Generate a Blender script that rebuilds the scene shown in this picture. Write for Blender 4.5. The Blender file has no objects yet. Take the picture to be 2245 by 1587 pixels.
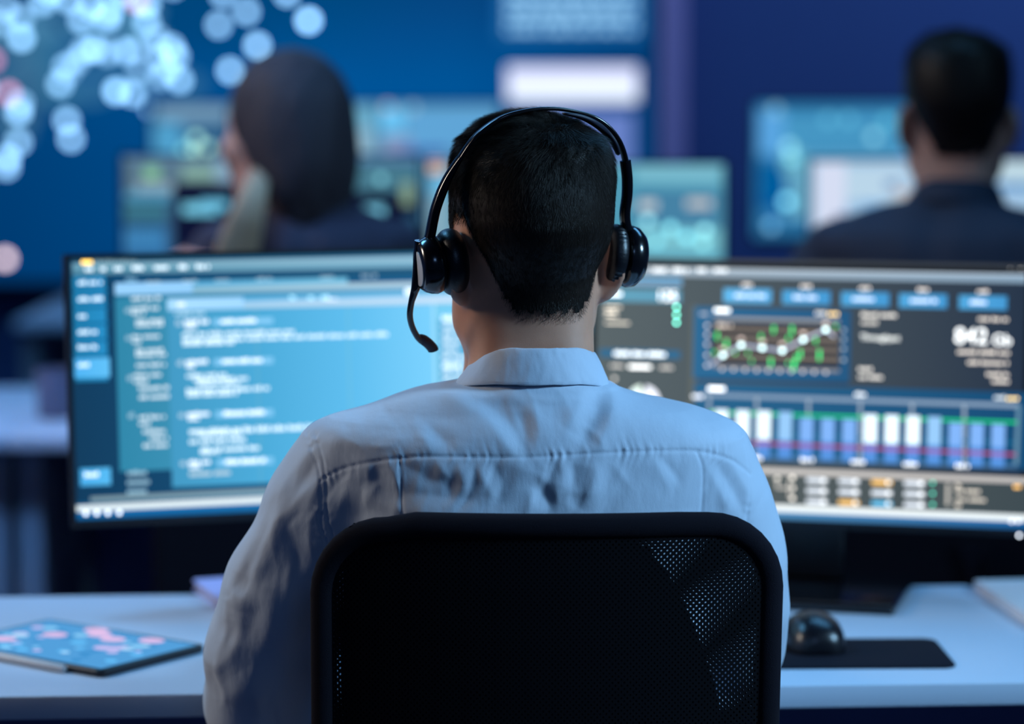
import bpy, bmesh, math, random
import numpy as np
from mathutils import Vector, Matrix

# ---------------------------------------------------------------- camera, world, lights, exposure
SC = bpy.context.scene
COL = SC.collection
PI = math.pi
W, H, F = 2245.0, 1587.0, 6000.0          # frame and focal length in pixels
CAMZ = 1.37
TH = math.atan(643.5 / F)                 # the camera looks down by this angle
FOCUS = 2.53

cam_d = bpy.data.cameras.new('camera')
cam = bpy.data.objects.new('camera', cam_d); COL.objects.link(cam)
cam.location = (0, 0, CAMZ); cam.rotation_euler = (PI / 2 - TH, 0, 0)
cam_d.sensor_width = 36.0; cam_d.sensor_fit = 'HORIZONTAL'
cam_d.lens = F * 36.0 / W
cam_d.clip_start = 0.05; cam_d.clip_end = 60
cam_d.dof.use_dof = True
cam_d.dof.focus_distance = FOCUS
cam_d.dof.aperture_fstop = (cam_d.lens / 1000) / 0.038
SC.camera = cam

SC.view_settings.view_transform = 'Standard'; SC.view_settings.look = 'None'
SC.view_settings.gamma = 1.0; SC.view_settings.use_curve_mapping = False
SC.view_settings.exposure = 0.0
SC.cycles.max_bounces = 6; SC.cycles.diffuse_bounces = 3; SC.cycles.glossy_bounces = 3
SC.cycles.transparent_max_bounces = 12
SC.cycles.sample_clamp_indirect = 4.0

wd = bpy.data.worlds.new('world'); SC.world = wd; wd.use_nodes = True
wd.node_tree.nodes['Background'].inputs[0].default_value = (0.06, 0.16, 0.55, 1)
wd.node_tree.nodes['Background'].inputs[1].default_value = 0.055

def area(name, loc, target, size, color, power, spread=180):
    l = bpy.data.lights.new(name, 'AREA'); l.shape = 'RECTANGLE'; l.size, l.size_y = size
    l.color = color; l.energy = power; l.spread = math.radians(spread)
    o = bpy.data.objects.new(name, l); COL.objects.link(o); o.location = loc
    o.rotation_euler = (Vector(target) - Vector(loc)).to_track_quat('-Z', 'Y').to_euler()
    return o
area('ceiling_lamp_key', (3.1, 1.55, 2.7), (0.1, 2.5, 1.0), (0.7, 0.7), (0.35, 0.66, 0.97), 21, 62)
area('ceiling_lamp_behind', (0.6, -0.9, 2.86), (0.1, 2.5, 1.0), (0.8, 0.8), (0.26, 0.48, 0.95), 11)
area('desk_fill', (0.9, 3.9, 2.86), (0.3, 3.2, 0.7), (1.4, 0.5), (0.15, 0.52, 1.0), 17)  # unseen area light added to brighten the front desk in cyan
area('desk_side_fill', (-1.3, 3.7, 2.86), (-0.9, 3.1, 0.7), (0.8, 0.5), (0.17, 0.56, 1.0), 26)  # second added area light, for the desk's left end
area('side_lamp_warm', (-2.3, 2.9, 2.0), (-0.25, 2.6, 0.95), (0.6, 0.6), (1.0, 0.88, 0.76), 6.5, 90)  # warm light from the left, its unseen source well below the ceiling
area('ceiling_lamp_rows', (-1.0, 6.0, 2.86), (-1.0, 6.0, 0.7), (2.5, 0.6), (0.2, 0.5, 1.0), 24)
area('aisle_fill', (-0.9, 3.7, 2.86), (-0.8, 4.6, 0.2), (0.8, 0.3), (0.2, 0.42, 1.0), 5, 70)  # area light added to lift the dark floor and desk fronts behind
area('woman_warm_fill', (-2.1, 4.4, 2.3), (-0.4, 4.5, 1.0), (0.3, 0.3), (1.0, 0.80, 0.66), 3.5, 80)  # warm area light added to brighten the woman's left side; no fixture
area('wall_fill', (2.2, 7.6, 2.86), (2.0, 9.2, 1.4), (2.5, 0.4), (0.34, 0.50, 1.0), 30)  # unseen area light added to light the back wall blue

# ---------------------------------------------------------------- projection helpers
FWD = Vector((0, math.cos(TH), -math.sin(TH))); UPV = Vector((0, math.sin(TH), math.cos(TH)))
def ray(px, py):
    return Vector((1, 0, 0)) * ((px - W / 2) / F) + UPV * ((H / 2 - py) / F) + FWD
def P(px, py, Y):
    r = ray(px, py); t = Y / r.y
    return Vector((r.x * t, Y, CAMZ + r.z * t))
def PZ(px, py, z):
    r = ray(px, py); t = (z - CAMZ) / r.z
    return Vector((r.x * t, r.y * t, z))
YM = 2.6                                   # depth of the operator's body
def X(px, Y=YM): return P(px, 793.5, Y).x
def Z(py, Y=YM): return P(1122.5, py, Y).z
def S(v):                                   # sRGB 0..255 -> linear
    out = []
    for c in v:
        c = c / 255.0
        out.append(c / 12.92 if c <= 0.04045 else ((c + 0.055) / 1.055) ** 2.4)
    return tuple(out)

# ---------------------------------------------------------------- materials
MATS = {}
def mat(name, rgb, rough=0.5, metal=0.0, noise=0.0, nscale=30, bump=0.0, bscale=200, sheen=0.0, coat=0.0, sss=0.0, spec=0.5):
    if name in MATS: return MATS[name]
    m = bpy.data.materials.new(name); m.use_nodes = True
    nt = m.node_tree; b = nt.nodes['Principled BSDF']
    c = S(rgb)
    b.inputs['Base Color'].default_value = (*c, 1)
    b.inputs['Roughness'].default_value = rough; b.inputs['Metallic'].default_value = metal
    b.inputs['Specular IOR Level'].default_value = spec
    if sheen: b.inputs['Sheen Weight'].default_value = sheen; b.inputs['Sheen Roughness'].default_value = 0.4
    if coat: b.inputs['Coat Weight'].default_value = coat; b.inputs['Coat Roughness'].default_value = 0.08
    if sss: b.inputs['Subsurface Weight'].default_value = sss; b.inputs['Subsurface Radius'].default_value = (0.01, 0.004, 0.002); b.inputs['Subsurface Scale'].default_value = 0.6
    tc = nt.nodes.new('ShaderNodeTexCoord')
    n = nt.nodes.new('ShaderNodeTexNoise'); n.inputs['Scale'].default_value = nscale; n.inputs['Detail'].default_value = 4
    nt.links.new(tc.outputs['Object'], n.inputs['Vector'])
    mx = nt.nodes.new('ShaderNodeMix'); mx.data_type = 'RGBA'
    k = noise if noise else 0.04
    mx.inputs['A'].default_value = (*[x * (1 - k) for x in c], 1); mx.inputs['B'].default_value = (*[min(1, x * (1 + k)) for x in c], 1)
    nt.links.new(n.outputs['Fac'], mx.inputs['Factor']); nt.links.new(mx.outputs['Result'], b.inputs['Base Color'])
    if bump:
        n2 = nt.nodes.new('ShaderNodeTexNoise'); n2.inputs['Scale'].default_value = bscale; n2.inputs['Detail'].default_value = 3
        nt.links.new(tc.outputs['Object'], n2.inputs['Vector'])
        bp = nt.nodes.new('ShaderNodeBump'); bp.inputs['Strength'].default_value = bump; bp.inputs['Distance'].default_value = 0.001
        nt.links.new(n2.outputs['Fac'], bp.inputs['Height']); nt.links.new(bp.outputs['Normal'], b.inputs['Normal'])
    MATS[name] = m; return m

def screen_mat():
    m = bpy.data.materials.new('lit_display'); m.use_nodes = True; nt = m.node_tree
    nt.nodes.clear()
    o = nt.nodes.new('ShaderNodeOutputMaterial'); e = nt.nodes.new('ShaderNodeEmission')
    a = nt.nodes.new('ShaderNodeAttribute'); a.attribute_name = 'glow'
    nt.links.new(a.outputs['Color'], e.inputs['Color']); nt.links.new(e.outputs[0], o.inputs[0])
    return m
M_SCREEN = screen_mat()
def emit_mat(name, rgb, s=1.0):
    m = bpy.data.materials.new(name); m.use_nodes = True; nt = m.node_tree; nt.nodes.clear()
    o = nt.nodes.new('ShaderNodeOutputMaterial'); e = nt.nodes.new('ShaderNodeEmission')
    e.inputs[0].default_value = (*S(rgb), 1); e.inputs[1].default_value = s
    nt.links.new(e.outputs[0], o.inputs[0]); return m

M_BLACK = mat('black_plastic', (22, 22, 28), 0.32, bump=0.05)
M_BLACKM = mat('matt_black_plastic', (26, 28, 46), 0.55, bump=0.1)
M_GLOSS = mat('gloss_black_plastic', (14, 14, 18), 0.2, coat=0.4)
M_DESK = mat('white_desk_laminate', (190, 204, 222), 0.38, noise=0.03, nscale=6)
M_DESKD = mat('grey_desk_leg_paint', (150, 156, 168), 0.5)
M_DARKPANEL = mat('slate_modesty_panel', (128, 136, 190), 0.6)
M_SILVER = mat('brushed_aluminium', (190, 190, 192), 0.3, metal=0.9)
M_SKIN = mat('skin', (198, 142, 116), 0.5, noise=0.14, nscale=60, bump=0.12, bscale=1500, sss=0.15)
M_SKIND = mat('skin_people_behind', (190, 138, 118), 0.55, noise=0.1, nscale=40)  # skin of the two people behind, a little duller
M_FABRIC = mat('black_chair_fabric', (20, 18, 27), 0.95, spec=0.15, bump=0.6, bscale=1500)

# ---------------------------------------------------------------- mesh building
class MB:
    def __init__(s): s.v = []; s.f = []; s.fm = []; s.mi = 0
    def add(s, vs, fs):
        o = len(s.v); s.v += [tuple(v) for v in vs]; s.f += [tuple(i + o for i in f) for f in fs]; s.fm += [s.mi] * len(fs)
        return s
    def box(s, x0, x1, y0, y1, z0, z1, M=None):
        vs = [Vector((x, y, z)) for x in (x0, x1) for y in (y0, y1) for z in (z0, z1)]
        if M is not None: vs = [M @ v for v in vs]
        return s.add(vs, [(0, 1, 3, 2), (4, 6, 7, 5), (0, 4, 5, 1), (2, 3, 7, 6), (0, 2, 6, 4), (1, 5, 7, 3)])
    def lathe(s, prof, n=32, M=None, sx=1.0, sy=1.0):          # prof: (r, z) pairs round the z axis
        vs = []; fs = []
        for r, z in prof:
            for k in range(n):
                a = 2 * PI * k / n; v = Vector((r * math.cos(a) * sx, r * math.sin(a) * sy, z))
                vs.append(M @ v if M is not None else v)
        for i in range(len(prof) - 1):
            for k in range(n):
                k2 = (k + 1) % n; fs.append((i * n + k, i * n + k2, (i + 1) * n + k2, (i + 1) * n + k))
        fs.append(tuple(range(n - 1, -1, -1))); b = (len(prof) - 1) * n; fs.append(tuple(range(b, b + n)))
        return s.add(vs, fs)
    def tube(s, pts, rad, n=12, flat=None, up=Vector((0, 0, 1)), cap=True, closed=False):
        # rad: number or list; flat: (a, b) half sizes along side / normal (or list of these)
        pts = [Vector(p) for p in pts]; N = len(pts); vs = []; fs = []
        prev = None
        for i, p in enumerate(pts):
            if closed: t = pts[(i + 1) % N] - pts[i - 1]
            else: t = pts[min(i + 1, N - 1)] - pts[max(i - 1, 0)]
            t.normalize()
            u = up if prev is None or flat is not None else prev
            sd = t.cross(u)
            if sd.length < 1e-4: sd = t.cross(Vector((1, 0, 0)))
            sd.normalize(); nn = sd.cross(t).normalized(); prev = nn
            if flat is not None: a, b = flat[i] if isinstance(flat, list) else flat
            else: a = b = rad[i] if isinstance(rad, (list, tuple)) else rad
            for k in range(n):
                an = 2 * PI * k / n; vs.append(p + sd * (a * math.cos(an)) + nn * (b * math.sin(an)))
        for i in range(N if closed else N - 1):
            j = (i + 1) % N
            for k in range(n):
                k2 = (k + 1) % n; fs.append((i * n + k, i * n + k2, j * n + k2, j * n + k))
        if cap and not closed:
            fs.append(tuple(range(n - 1, -1, -1))); fs.append(tuple(range((N - 1) * n, N * n)))
        return s.add(vs, fs)
    def prism(s, poly, z0, z1, M=None):
        n = len(poly); vs = [Vector((x, y, z0)) for x, y in poly] + [Vector((x, y, z1)) for x, y in poly]
        if M is not None: vs = [M @ v for v in vs]
        fs = [tuple(range(n - 1, -1, -1)), tuple(range(n, 2 * n))] + [(i, (i + 1) % n, n + (i + 1) % n, n + i) for i in range(n)]
        return s.add(vs, fs)
    def ell(s, c, r, n=16, m=10, M=None):
        prof_v = []; fs = []
        for i in range(m + 1):
            ph = PI * i / m
            for k in range(n):
                a = 2 * PI * k / n
                v = Vector((c[0] + r[0] * math.sin(ph) * math.cos(a), c[1] + r[1] * math.sin(ph) * math.sin(a), c[2] + r[2] * math.cos(ph)))
                prof_v.append(M @ v if M is not None else v)
        for i in range(m):
            for k in range(n):
                k2 = (k + 1) % n; fs.append((i * n + k, (i + 1) * n + k, (i + 1) * n + k2, i * n + k2))
        return s.add(prof_v, fs)
    def build(s, name, m, parent=None, smooth=True, bevel=0, seg=3, loc=None, rot=None):
        me = bpy.data.meshes.new(name); me.from_pydata(s.v, [], s.f); me.validate()
        for mm in (m if isinstance(m, (list, tuple)) else [m]): me.materials.append(mm)
        if isinstance(m, (list, tuple)):
            me.polygons.foreach_set('material_index', s.fm)
        bm = bmesh.new(); bm.from_mesh(me); bmesh.ops.remove_doubles(bm, verts=bm.verts, dist=1e-6); bmesh.ops.recalc_face_normals(bm, faces=bm.faces); bm.to_mesh(me); bm.free()
        me.polygons.foreach_set('use_smooth', [smooth] * len(me.polygons))
        o = bpy.data.objects.new(name, me); COL.objects.link(o)
        if parent is not None: o.parent = parent
        if loc is not None: o.location = loc
        if rot is not None: o.rotation_euler = rot
        if bevel:
            b = o.modifiers.new('bevel', 'BEVEL'); b.width = bevel; b.segments = seg; b.limit_method = 'ANGLE'; b.angle_limit = math.radians(35)
        if smooth and not bevel:
            if hasattr(me, 'set_sharp_from_angle'): me.set_sharp_from_angle(angle=math.radians(50))
        return o

def tag(o, label=None, cat=None, group=None, kind=None):
    if label: o['label'] = label
    if cat: o['category'] = cat
    if group: o['group'] = group
    if kind: o['kind'] = kind
    return o
def empty(name, loc=(0, 0, 0), rz=0.0, label=None, cat=None, group=None):
    o = bpy.data.objects.new(name, None); COL.objects.link(o); o.location = loc; o.rotation_euler = (0, 0, rz)
    o.empty_display_size = 0.1
    return tag(o, label, cat, group)
def np_mesh(name, V, Fq, m, parent=None, smooth=True):
    me = bpy.data.meshes.new(name)
    nf, k = Fq.shape
    me.vertices.add(len(V)); me.vertices.foreach_set('co', V.astype(np.float32).ravel())
    me.loops.add(nf * k); me.loops.foreach_set('vertex_index', Fq.astype(np.int32).ravel())
    me.polygons.add(nf); me.polygons.foreach_set('loop_start', np.arange(0, nf * k, k, dtype=np.int32))
    me.polygons.foreach_set('loop_total', np.full(nf, k, dtype=np.int32))
    me.polygons.foreach_set('use_smooth', np.full(nf, smooth, dtype=bool))
    me.update(calc_edges=True); me.validate()
    me.materials.append(m)
    o = bpy.data.objects.new(name, me); COL.objects.link(o)
    if parent is not None: o.parent = parent
    return o

# ---------------------------------------------------------------- lit displays drawn as coloured faces
class Canvas:
    """flat artwork in metres: x to the right, z up from the panel's bottom left; every new call lies a hair in front"""
    def __init__(s, gain=1.0): s.v = []; s.f = []; s.c = []; s.y = 0.0; s.gain = gain
    def poly(s, pts, cols, k=1.0):
        o = len(s.v)
        for p in pts: s.v.append((p[0], s.y, p[1]))
        s.f.append(tuple(range(o, o + len(pts))))
        if isinstance(cols[0], (int, float)): cols = [cols] * len(pts)
        s.c += [tuple(x * k * s.gain for x in S(c)) for c in cols]
    def up(s, d=0.00012): s.y -= d
    def rect(s, x0, z0, x1, z1, col, k=1.0):
        s.up(); s.poly([(x0, z0), (x1, z0), (x1, z1), (x0, z1)], col, k)
    def disc(s, x, z, r, col, k=1.0, n=20, rz=None):
        s.up(); rz = rz or r
        s.poly([(x + r * math.cos(2 * PI * i / n), z + rz * math.sin(2 * PI * i / n)) for i in range(n)], col, k)
    def line(s, pts, w, col, k=1.0):
        s.up()
        for a, b in zip(pts, pts[1:]):
            d = Vector((b[0] - a[0], b[1] - a[1])); L = d.length or 1; n = Vector((-d.y, d.x)) * (w / 2 / L)
            s.poly([(a[0] - n.x, a[1] - n.y), (b[0] - n.x, b[1] - n.y), (b[0] + n.x, b[1] + n.y), (a[0] + n.x, a[1] + n.y)], col, k)
    def words(s, x0, z0, x1, z1, col, k=1.0, rnd=random, cw=0.0042):
        """small print: a run of letter-sized strokes"""
        s.up(); x = x0
        while x < x1 - cw * 0.3:
            n = rnd.randint(3, 8)
            for i in range(n):
                if x >= x1: break
                hh = z1 if rnd.random() < 0.3 else z0 + (z1 - z0) * 0.78
                s.poly([(x, z0), (x + cw * 0.62, z0), (x + cw * 0.62, hh), (x, hh)], col, k); x += cw * 0.8
            x += cw * 0.6
    def text(s, x, z, size, string, col, k=1.0, align='LEFT', bold=0.0):
        s.up()
        cu = bpy.data.curves.new('t', 'FONT'); cu.body = string; cu.size = size; cu.align_x = align; cu.offset = bold * size
        ob = bpy.data.objects.new('t', cu); COL.objects.link(ob)
        dg = bpy.context.evaluated_depsgraph_get(); me = ob.evaluated_get(dg).to_mesh()
        vs = [(v.co.x + x, v.co.y + z) for v in me.vertices]
        for p in me.polygons: s.poly([vs[i] for i in p.vertices], col, k)
        ob.evaluated_get(dg).to_mesh_clear(); bpy.data.objects.remove(ob); bpy.data.curves.remove(cu)
    def build(s, name, parent, loc=(0, 0, 0), rot=(0, 0, 0)):
        me = bpy.data.meshes.new(name); me.from_pydata(s.v, [], s.f)
        a = me.color_attributes.new('glow', 'FLOAT_COLOR', 'POINT')
        a.data.foreach_set('color', np.array([(*c, 1.0) for c in s.c], dtype=np.float32).ravel())
        me.materials.append(M_SCREEN)
        o = bpy.data.objects.new(name, me); COL.objects.link(o); o.parent = parent; o.location = loc; o.rotation_euler = rot
        return o
# ---------------------------------------------------------------- bodies: smooth distance fields turned into meshes
class Field:
    def __init__(s, lo, hi, h):
        s.lo = np.array(lo, float); s.h = h
        n = np.ceil((np.array(hi) - s.lo) / h).astype(int) + 1
        s.x = (s.lo[0] + h * np.arange(n[0])).astype(np.float32); s.y = (s.lo[1] + h * np.arange(n[1])).astype(np.float32)
        s.z = (s.lo[2] + h * np.arange(n[2])).astype(np.float32)
        s.f = np.full(n, 0.15, np.float32)
    def add(s, fn, lo, hi, k=0.01, op='u'):
        pad = k + 3 * s.h
        ix = [slice(max(0, int((lo[i] - pad - s.lo[i]) / s.h)), max(0, min(s.f.shape[i], int((hi[i] + pad - s.lo[i]) / s.h) + 2))) for i in range(3)]
        if any(q.stop <= q.start for q in ix): return
        x = s.x[ix[0]][:, None, None]; y = s.y[ix[1]][None, :, None]; z = s.z[ix[2]][None, None, :]
        v = fn(x, y, z).astype(np.float32); a = s.f[ix[0], ix[1], ix[2]]
        if op == 'u':
            h = np.maximum(k - np.abs(a - v), 0) / k; r = np.minimum(a, v) - h * h * k * 0.25
        else:
            v = -v; h = np.maximum(k - np.abs(a - v), 0) / k; r = np.maximum(a, v) + h * h * k * 0.25
        s.f[ix[0], ix[1], ix[2]] = r
    def cone(s, a, b, ra, rb, k=0.02, op='u', T=None):
        a = np.array(a, float); b = np.array(b, float)
        if T is not None: a = T @ a; b = T @ b
        ba = b - a; L = float(ba @ ba) + 1e-12
        def fn(x, y, z):
            px, py, pz = x - a[0], y - a[1], z - a[2]
            t = np.clip((px * ba[0] + py * ba[1] + pz * ba[2]) / L, 0, 1)
            return np.sqrt((px - t * ba[0]) ** 2 + (py - t * ba[1]) ** 2 + (pz - t * ba[2]) ** 2) - (ra + (rb - ra) * t)
        r = max(ra, rb); s.add(fn, np.minimum(a, b) - r, np.maximum(a, b) + r, k, op)
    def ell(s, c, r, k=0.02, R=None, op='u'):
        c = np.array(c, float); r = np.array(r, float); R = np.eye(3) if R is None else R
        def fn(x, y, z):
            d = (x - c[0], y - c[1], z - c[2])
            q = [d[0] * R[0, i] + d[1] * R[1, i] + d[2] * R[2, i] for i in range(3)]
            k0 = np.sqrt((q[0] / r[0]) ** 2 + (q[1] / r[1]) ** 2 + (q[2] / r[2]) ** 2)
            k1 = np.sqrt((q[0] / r[0] ** 2) ** 2 + (q[1] / r[1] ** 2) ** 2 + (q[2] / r[2] ** 2) ** 2) + 1e-9
            return k0 * (k0 - 1) / k1
        m = r.max(); s.add(fn, c - m, c + m, k, op)
    def loft(s, tab, n=2.3, k=0.02, rot=0.0, op='u'):
        """tab rows: z, centre x, half width, centre y, half depth (z falling or rising)"""
        t = np.array(sorted(tab, key=lambda r: r[0]), float); zz = t[:, 0]
        cr, sr = math.cos(rot), math.sin(rot)
        def fn(x, y, z):
            zi = z[0, 0]; g = lambda j: np.interp(zi, zz, t[:, j])[None, None, :]
            dx = x - g(1); dy = y - g(3); u = dx * cr + dy * sr; w = -dx * sr + dy * cr
            A = g(2); B = g(4)
            q = ((np.abs(u) / A) ** n + (np.abs(w) / B) ** n) ** (1.0 / n)
            d = (q - 1) * np.minimum(A, B)
            return np.maximum(d, np.maximum(z - zz[-1], zz[0] - z))
        m = t[:, 2].max(); mb = t[:, 4].max(); mm = max(m, mb) if rot else 0
        s.add(fn, (t[:, 1].min() - max(m, mm), t[:, 3].min() - max(mb, mm), zz[0]), (t[:, 1].max() + max(m, mm), t[:, 3].max() + max(mb, mm), zz[-1]), k, op)
    def mesh(s):
        f = s.f; h = s.h; nx, ny, nz = f.shape
        ins = f < 0
        c = np.zeros((nx - 1, ny - 1, nz - 1), np.int8)
        for i in (0, 1):
            for j in (0, 1):
                for k in (0, 1): c += ins[i:nx - 1 + i, j:ny - 1 + j, k:nz - 1 + k]
        act = (c > 0) & (c < 8); del c
        I = np.argwhere(act); idx = np.full(act.shape, -1, np.int32); idx[act] = np.arange(len(I))
        acc = np.zeros((len(I), 3)); cnt = np.zeros(len(I))
        corners = [(i, j, k) for i in (0, 1) for j in (0, 1) for k in (0, 1)]
        vals = {q: f[I[:, 0] + q[0], I[:, 1] + q[1], I[:, 2] + q[2]].astype(float) for q in corners}
        for q in corners:
            for ax in range(3):
                if q[ax]: continue
                r = list(q); r[ax] = 1; r = tuple(r)
                a, b = vals[q], vals[r]; m = (a < 0) != (b < 0)
                t = np.where(m, a / np.where(m, a - b, 1), 0)
                p = np.tile(np.array(q, float), (len(I), 1)); p[:, ax] += t
                acc += p * m[:, None]; cnt += m
        V = (I + acc / cnt[:, None]) * h + s.lo
        quads = []
        for ax in range(3):
            u, v = [(1, 2), (2, 0), (0, 1)][ax]
            a = ins; sl0 = [slice(None)] * 3; sl1 = [slice(None)] * 3
            sl0[ax] = slice(0, -1); sl1[ax] = slice(1, None)
            e = ins[tuple(sl0)] != ins[tuple(sl1)]
            E = np.argwhere(e)
            E = E[(E[:, u] > 0) & (E[:, v] > 0) & (E[:, u] < f.shape[u] - 1) & (E[:, v] < f.shape[v] - 1)]
            du = np.zeros(3, int); du[u] = 1; dv = np.zeros(3, int); dv[v] = 1
            q = []
            for d in (du * 0, du, du + dv, dv):
                w = E - d; q.append(idx[w[:, 0], w[:, 1], w[:, 2]])
            q = np.stack(q, 1)
            flip = ~ins[E[:, 0], E[:, 1], E[:, 2]]
            q[flip] = q[flip][:, ::-1]
            quads.append(q)
        Q = np.concatenate(quads); Q = Q[(Q >= 0).all(1)]
        # relax a little so the grid does not show
        for it in range(2):
            sm = np.zeros_like(V); ct = np.zeros(len(V))
            for i in range(4):
                np.add.at(sm, Q[:, i], V[Q[:, (i + 1) % 4]] + V[Q[:, i - 1]]); np.add.at(ct, Q[:, i], 2)
            V = V * 0.5 + 0.5 * sm / np.maximum(ct, 1)[:, None]
        return V, Q
def vnormals(V, Q):
    d = np.cross(V[Q[:, 2]] - V[Q[:, 0]], V[Q[:, 3]] - V[Q[:, 1]]); N = np.zeros_like(V)
    for i in range(4): np.add.at(N, Q[:, i], d)
    return N / (np.linalg.norm(N, axis=1)[:, None] + 1e-12)

# ---- the seated body, in metres round (0,0) = head axis on the floor; heights absolute
CX = X(1165)
def lx(px): return X(px) - CX
HEAD_YAW = math.radians(17)
RH = np.array([[math.cos(HEAD_YAW), -math.sin(HEAD_YAW), 0], [math.sin(HEAD_YAW), math.cos(HEAD_YAW), 0], [0, 0, 1]])
HC = np.array([0.0, 0.0, Z(500)])           # middle of the head
HEADTAB = [  # py, left px, right px, centre y, half depth (outline of the hair)
    (241, 1120, 1198, -0.005, 0.036), (247, 1084, 1234, -0.004, 0.056), (260, 1046, 1272, -0.002, 0.074), (284, 1018, 1308, 0.0, 0.087),
    (310, 1000, 1330, 0.0, 0.093), (340, 986, 1344, 0.0, 0.097), (380, 978, 1352, 0.0, 0.099), (430, 976, 1355, 0.0, 0.100), (480, 980, 1353, 0.0, 0.098),
    (520, 990, 1346, 0.003, 0.093), (560, 1006, 1330, 0.008, 0.086), (600, 1026, 1308, 0.012, 0.078), (640, 1046, 1292, 0.014, 0.070), (680, 1056, 1284, 0.014, 0.064), (720, 1060, 1280, 0.012, 0.060)]
HAIR_T = 0.0085
YAW0 = HEAD_YAW
def head_rows(off):
    rows = []
    for py, l, r, cy, b in HEADTAB:
        a = (X(r) - X(l)) / 2 - off; b2 = b - off
        al = math.sqrt(max(a * a - (b2 * math.sin(YAW0)) ** 2, 1e-5)) / math.cos(YAW0)
        rows.append((Z(py) - (off if py < 300 else off * 0.3), (X(r) + X(l)) / 2 - CX, al, cy, b2))
    return rows
# arms: shoulder, elbow, wrist (shared by skin and sleeves)
ARM = {
    'l': [(lx(770), 0.0, Z(1050)), (lx(716), 0.004, Z(1120)), (lx(630), 0.02, Z(1300)), (lx(572), 0.04, Z(1450)), (lx(556), 0.075, Z(1572)), (lx(700), 0.25, 0.775), (lx(900), 0.36, 0.762)],
    'r': [(lx(1535), 0.0, Z(1055)), (lx(1560), 0.004, Z(1125)), (lx(1592), 0.015, Z(1240)), (lx(1607), 0.03, Z(1350)), (lx(1611), 0.055, Z(1425)), (lx(1500), 0.25, 0.785), (lx(1370), 0.36, 0.762)]}
def hand(F_, wrist, direction, side):
    """palm, four bent fingers and a thumb resting on the desk"""
    d = np.array(direction, float); d /= np.linalg.norm(d)
    up = np.array((0, 0, 1.0)); sx = np.cross(d, up); sx /= np.linalg.norm(sx)    # sx points right of the hand
    w = np.array(wrist, float)
    pc = w + d * 0.055 + up * 0.002
    F_.cone(w, w + d * 0.03, 0.024, 0.022, 0.015)
    for o in (-0.024, -0.008, 0.008, 0.024): F_.cone(w + d * 0.02 + sx * o * 0.6, w + d * 0.088 + sx * o * 1.15 + up * 0.003, 0.013, 0.0115, 0.012)
    L = [0.036, 0.044, 0.040, 0.030]
    for i, o in enumerate((-0.030, -0.010, 0.010, 0.029)):
        l = L[i if side == 'r' else 3 - i]
        p0 = w + d * 0.09 + sx * o + up * 0.004; p1 = p0 + d * l * 0.95 + up * 0.008 + sx * o * 0.12
        p2 = p1 + d * l * 0.55 - up * 0.013; p3 = p2 + d * l * 0.25 - up * 0.012
        F_.cone(p0, p1, 0.0093, 0.0085, 0.004); F_.cone(p1, p2, 0.0085, 0.0078, 0.003); F_.cone(p2, p3, 0.0078, 0.0068, 0.003)
    t = -1 if side == 'r' else 1
    q0 = w + d * 0.028 + sx * t * 0.024; q1 = w + d * 0.065 + sx * t * 0.047 - up * 0.002; q2 = q1 + d * 0.034 + sx * t * 0.006 - up * 0.005
    F_.cone(q0, q1, 0.0135, 0.0105, 0.006); F_.cone(q1, q2, 0.0103, 0.0085, 0.003)

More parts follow.
